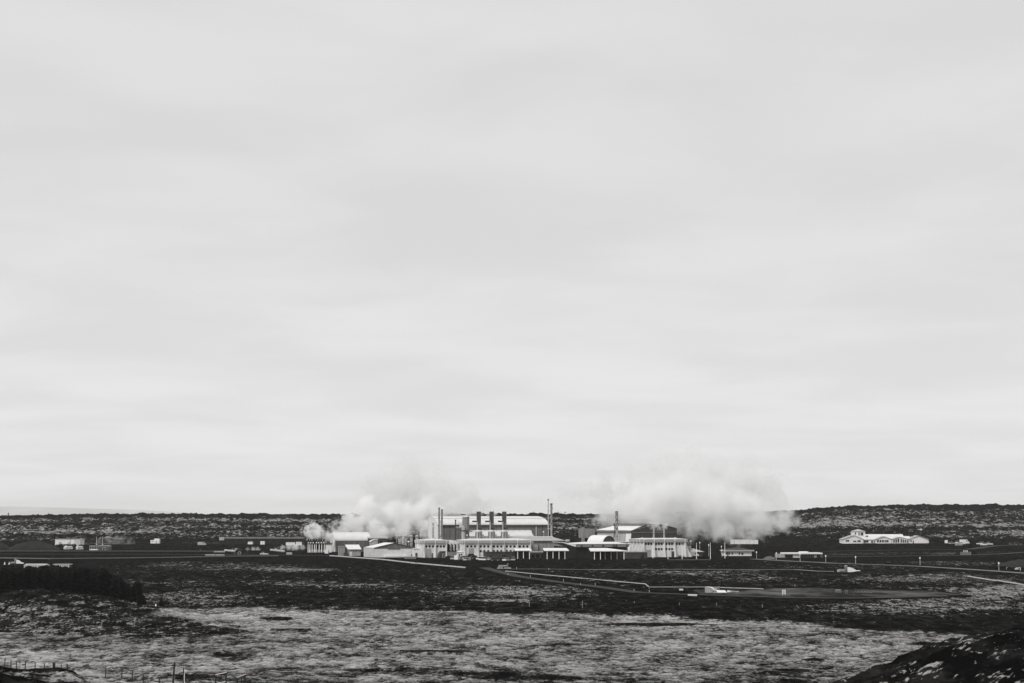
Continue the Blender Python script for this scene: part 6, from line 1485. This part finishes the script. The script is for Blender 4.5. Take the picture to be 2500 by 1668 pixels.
# ------------------------------------------------------------------ far coast settlement, haze and steam
def steam(label, blobs, dens, wob=1.4, nscale=0.05, thresh=0.12, soft=0.55, vox=5.0, aniso=0.0, warp=3.2):
    """blobs: (px, py, radius px, distance m). Billowing cloud of droplets with ragged edges."""
    B = []
    for px_, py_, r_, Y in blobs:
        r3 = ray(px_, py_); tt = Y / r3[1]; B.append((tt * r3[0], Y, HC + tt * r3[2], r_ / ppm(Y)))
    mb = MB()
    for x, y, z, r_ in B: mb.ball((x, y, z), r_ * 1.5, 12)
    m = bpy.data.materials.new('steam'); m.use_nodes = True; t = m.node_tree; t.nodes.clear()
    out_ = N(t, 'ShaderNodeOutputMaterial'); pv = N(t, 'ShaderNodeVolumePrincipled'); pv.inputs['Color'].default_value = (0.990, 0.990, 0.990, 1); pv.inputs['Anisotropy'].default_value = aniso
    t.links.new(pv.outputs[0], out_.inputs['Volume'])
    geo = N(t, 'ShaderNodeNewGeometry'); acc = None
    rm = sum(b_[3] for b_ in B) / len(B)
    wn = N(t, 'ShaderNodeTexNoise'); wn.inputs['Scale'].default_value = 1.0 / rm; wn.inputs['Detail'].default_value = 6; wn.inputs['Roughness'].default_value = 0.66
    t.links.new(geo.outputs['Position'], wn.inputs['Vector'])
    ws = N(t, 'ShaderNodeVectorMath', operation='SUBTRACT'); t.links.new(wn.outputs['Color'], ws.inputs[0]); ws.inputs[1].default_value = (0.5, 0.5, 0.5)
    wm = N(t, 'ShaderNodeVectorMath', operation='SCALE'); t.links.new(ws.outputs[0], wm.inputs[0]); wm.inputs['Scale'].default_value = warp * rm
    wp = N(t, 'ShaderNodeVectorMath', operation='ADD'); t.links.new(wm.outputs[0], wp.inputs[0]); t.links.new(geo.outputs['Position'], wp.inputs[1])
    for x, y, z, r_ in B:
        d = N(t, 'ShaderNodeVectorMath', operation='DISTANCE'); t.links.new(wp.outputs[0], d.inputs[0]); d.inputs[1].default_value = (x, y, z)
        e = N(t, 'ShaderNodeMath', operation='MULTIPLY_ADD'); t.links.new(d.outputs['Value'], e.inputs[0]); e.inputs[1].default_value = -1.0 / r_; e.inputs[2].default_value = 1.0
        if acc is None: acc = e.outputs[0]
        else:
            s_ = N(t, 'ShaderNodeMath', operation='SMOOTH_MAX'); t.links.new(acc, s_.inputs[0]); t.links.new(e.outputs[0], s_.inputs[1]); s_.inputs[2].default_value = 0.25; acc = s_.outputs[0]
    nz = N(t, 'ShaderNodeTexNoise'); nz.inputs['Scale'].default_value = nscale; nz.inputs['Detail'].default_value = 6; nz.inputs['Roughness'].default_value = 0.62; nz.inputs['Distortion'].default_value = 0.4
    t.links.new(geo.outputs['Position'], nz.inputs['Vector'])
    a1 = N(t, 'ShaderNodeMath', operation='MULTIPLY_ADD'); t.links.new(nz.outputs['Fac'], a1.inputs[0]); a1.inputs[1].default_value = wob; t.links.new(acc, a1.inputs[2])
    mr_ = N(t, 'ShaderNodeMapRange', interpolation_type='SMOOTHSTEP'); t.links.new(a1.outputs[0], mr_.inputs['Value'])
    mr_.inputs['From Min'].default_value = wob * 0.5 + thresh; mr_.inputs['From Max'].default_value = wob * 0.5 + thresh + soft
    mr_.inputs['To Min'].default_value = 0.0; mr_.inputs['To Max'].default_value = dens
    t.links.new(mr_.outputs[0], pv.inputs['Density'])
    o = mb.build('steam_plume', m); md = o.modifiers.new('hull', 'REMESH'); md.mode = 'VOXEL'; md.voxel_size = vox
    tag(o, label, 'steam', None, 'stuff'); return o
steam('thick white steam rolling over the barrel-roofed hall', [(775, 1300, 22, 1185), (800, 1298, 20, 1190), (835, 1290, 28, 1200), (868, 1275, 34, 1215), (905, 1262, 44, 1225), (950, 1262, 50, 1230), (1000, 1268, 48, 1230), (1040, 1290, 30, 1225), (985, 1296, 30, 1215), (920, 1295, 34, 1210), (870, 1303, 22, 1200), (890, 1235, 34, 1225), (1075, 1262, 34, 1240), (1040, 1250, 40, 1240)], 0.4, nscale=0.075, soft=0.75, thresh=0.02)
steam('thin pale steam drifting high above the left halls', [(930, 1205, 60, 1260), (1000, 1190, 75, 1265), (1080, 1190, 65, 1265), (1130, 1225, 55, 1260), (1050, 1240, 60, 1255), (960, 1240, 60, 1255), (1190, 1235, 34, 1255), (1110, 1254, 30, 1250), (1160, 1256, 26, 1250)], 0.07, nscale=0.03, soft=0.5, vox=7)
steam('small ragged puff above the condenser shed', [(748, 1300, 10, 1160), (752, 1288, 12, 1162), (764, 1284, 13, 1165), (775, 1292, 14, 1165), (758, 1310, 12, 1160), (780, 1305, 16, 1160), (800, 1308, 14, 1160)], 0.8, nscale=0.2, soft=0.6, vox=2.0)
steam('great bank of white steam behind the gabled hall and guard house', [(1468, 1262, 34, 1150), (1510, 1245, 55, 1160), (1570, 1225, 75, 1170), (1640, 1225, 85, 1180), (1720, 1235, 85, 1185), (1790, 1248, 72, 1190), (1850, 1262, 58, 1190), (1900, 1270, 42, 1190), (1690, 1290, 40, 1175), (1760, 1295, 36, 1175), (1820, 1298, 26, 1175), (1870, 1300, 20, 1180), (1630, 1280, 45, 1170), (1490, 1276, 30, 1150), (1535, 1268, 42, 1155), (1585, 1262, 50, 1160), (1690, 1215, 60, 1180)], 0.22, nscale=0.045, soft=0.9, thresh=0.02, vox=6)
steam('faint top of the right steam bank rising into the sky', [(1560, 1175, 60, 1200), (1640, 1160, 70, 1205), (1730, 1165, 75, 1210), (1820, 1175, 70, 1210), (1880, 1200, 50, 1210), (1900, 1235, 50, 1205), (1480, 1200, 45, 1195), (1700, 1140, 60, 1205)], 0.06, nscale=0.04, soft=0.6, vox=7)
steam('faint grey steam trailing right of the tall slender flue', [(1345, 1222, 18, 1075), (1375, 1212, 26, 1080), (1410, 1205, 32, 1085), (1445, 1200, 30, 1090)], 0.05, nscale=0.08, soft=0.6, vox=4)
steam('wisps of steam curling off the two roof flues', [(1596, 1286, 10, 1046), (1604, 1283, 12, 1046), (1612, 1290, 11, 1046), (1622, 1284, 11, 1046), (1588, 1281, 9, 1046)], 0.3, nscale=0.3, soft=0.5, vox=1.6)
steam('puffs of steam at the tops of the bottle-shaped separators', [(1168, 1250, 9, 1045), (1174, 1244, 12, 1050), (1196, 1262, 10, 1045), (1204, 1252, 14, 1050), (1140, 1258, 11, 1052), (1130, 1252, 10, 1052), (1090, 1235, 16, 1056), (1106, 1240, 12, 1056)], 0.25, nscale=0.25, soft=0.5, vox=1.8)
steam('low ground steam left of the condenser shed', [(690, 1338, 9, 1200), (705, 1337, 10, 1200), (722, 1336, 11, 1200), (738, 1336, 10, 1200), (676, 1341, 7, 1200)], 0.4, nscale=0.2, soft=0.5, vox=1.8)
steam('low ground steam before the long black building', [(566, 1344, 6, 1215), (576, 1342, 7, 1215), (606, 1342, 7, 1215), (618, 1341, 8, 1215), (630, 1342, 7, 1215), (488, 1346, 5, 1215), (500, 1346, 5, 1215)], 0.3, nscale=0.25, soft=0.5, vox=1.5)
steam('faint vapour over the grey shed at left', [(240, 1325, 14, 1330), (265, 1318, 18, 1340), (290, 1322, 20, 1345), (320, 1328, 16, 1345)], 0.045, nscale=0.12, soft=0.7, vox=3)

hz = MB().box(-16000, 16000, -60, 31000, -40, 120).build('haze', None)
hm = bpy.data.materials.new('haze'); hm.use_nodes = True; t = hm.node_tree; t.nodes.clear()
out_ = N(t, 'ShaderNodeOutputMaterial'); pv = N(t, 'ShaderNodeVolumePrincipled'); pv.inputs['Color'].default_value = (0.97, 0.97, 0.97, 1); pv.inputs['Density'].default_value = 2.6e-5; pv.inputs['Anisotropy'].default_value = 0.0
t.links.new(pv.outputs[0], out_.inputs['Volume']); hz.data.materials.append(hm)
tag(hz, 'pale haze in the air', None, None, 'stuff')
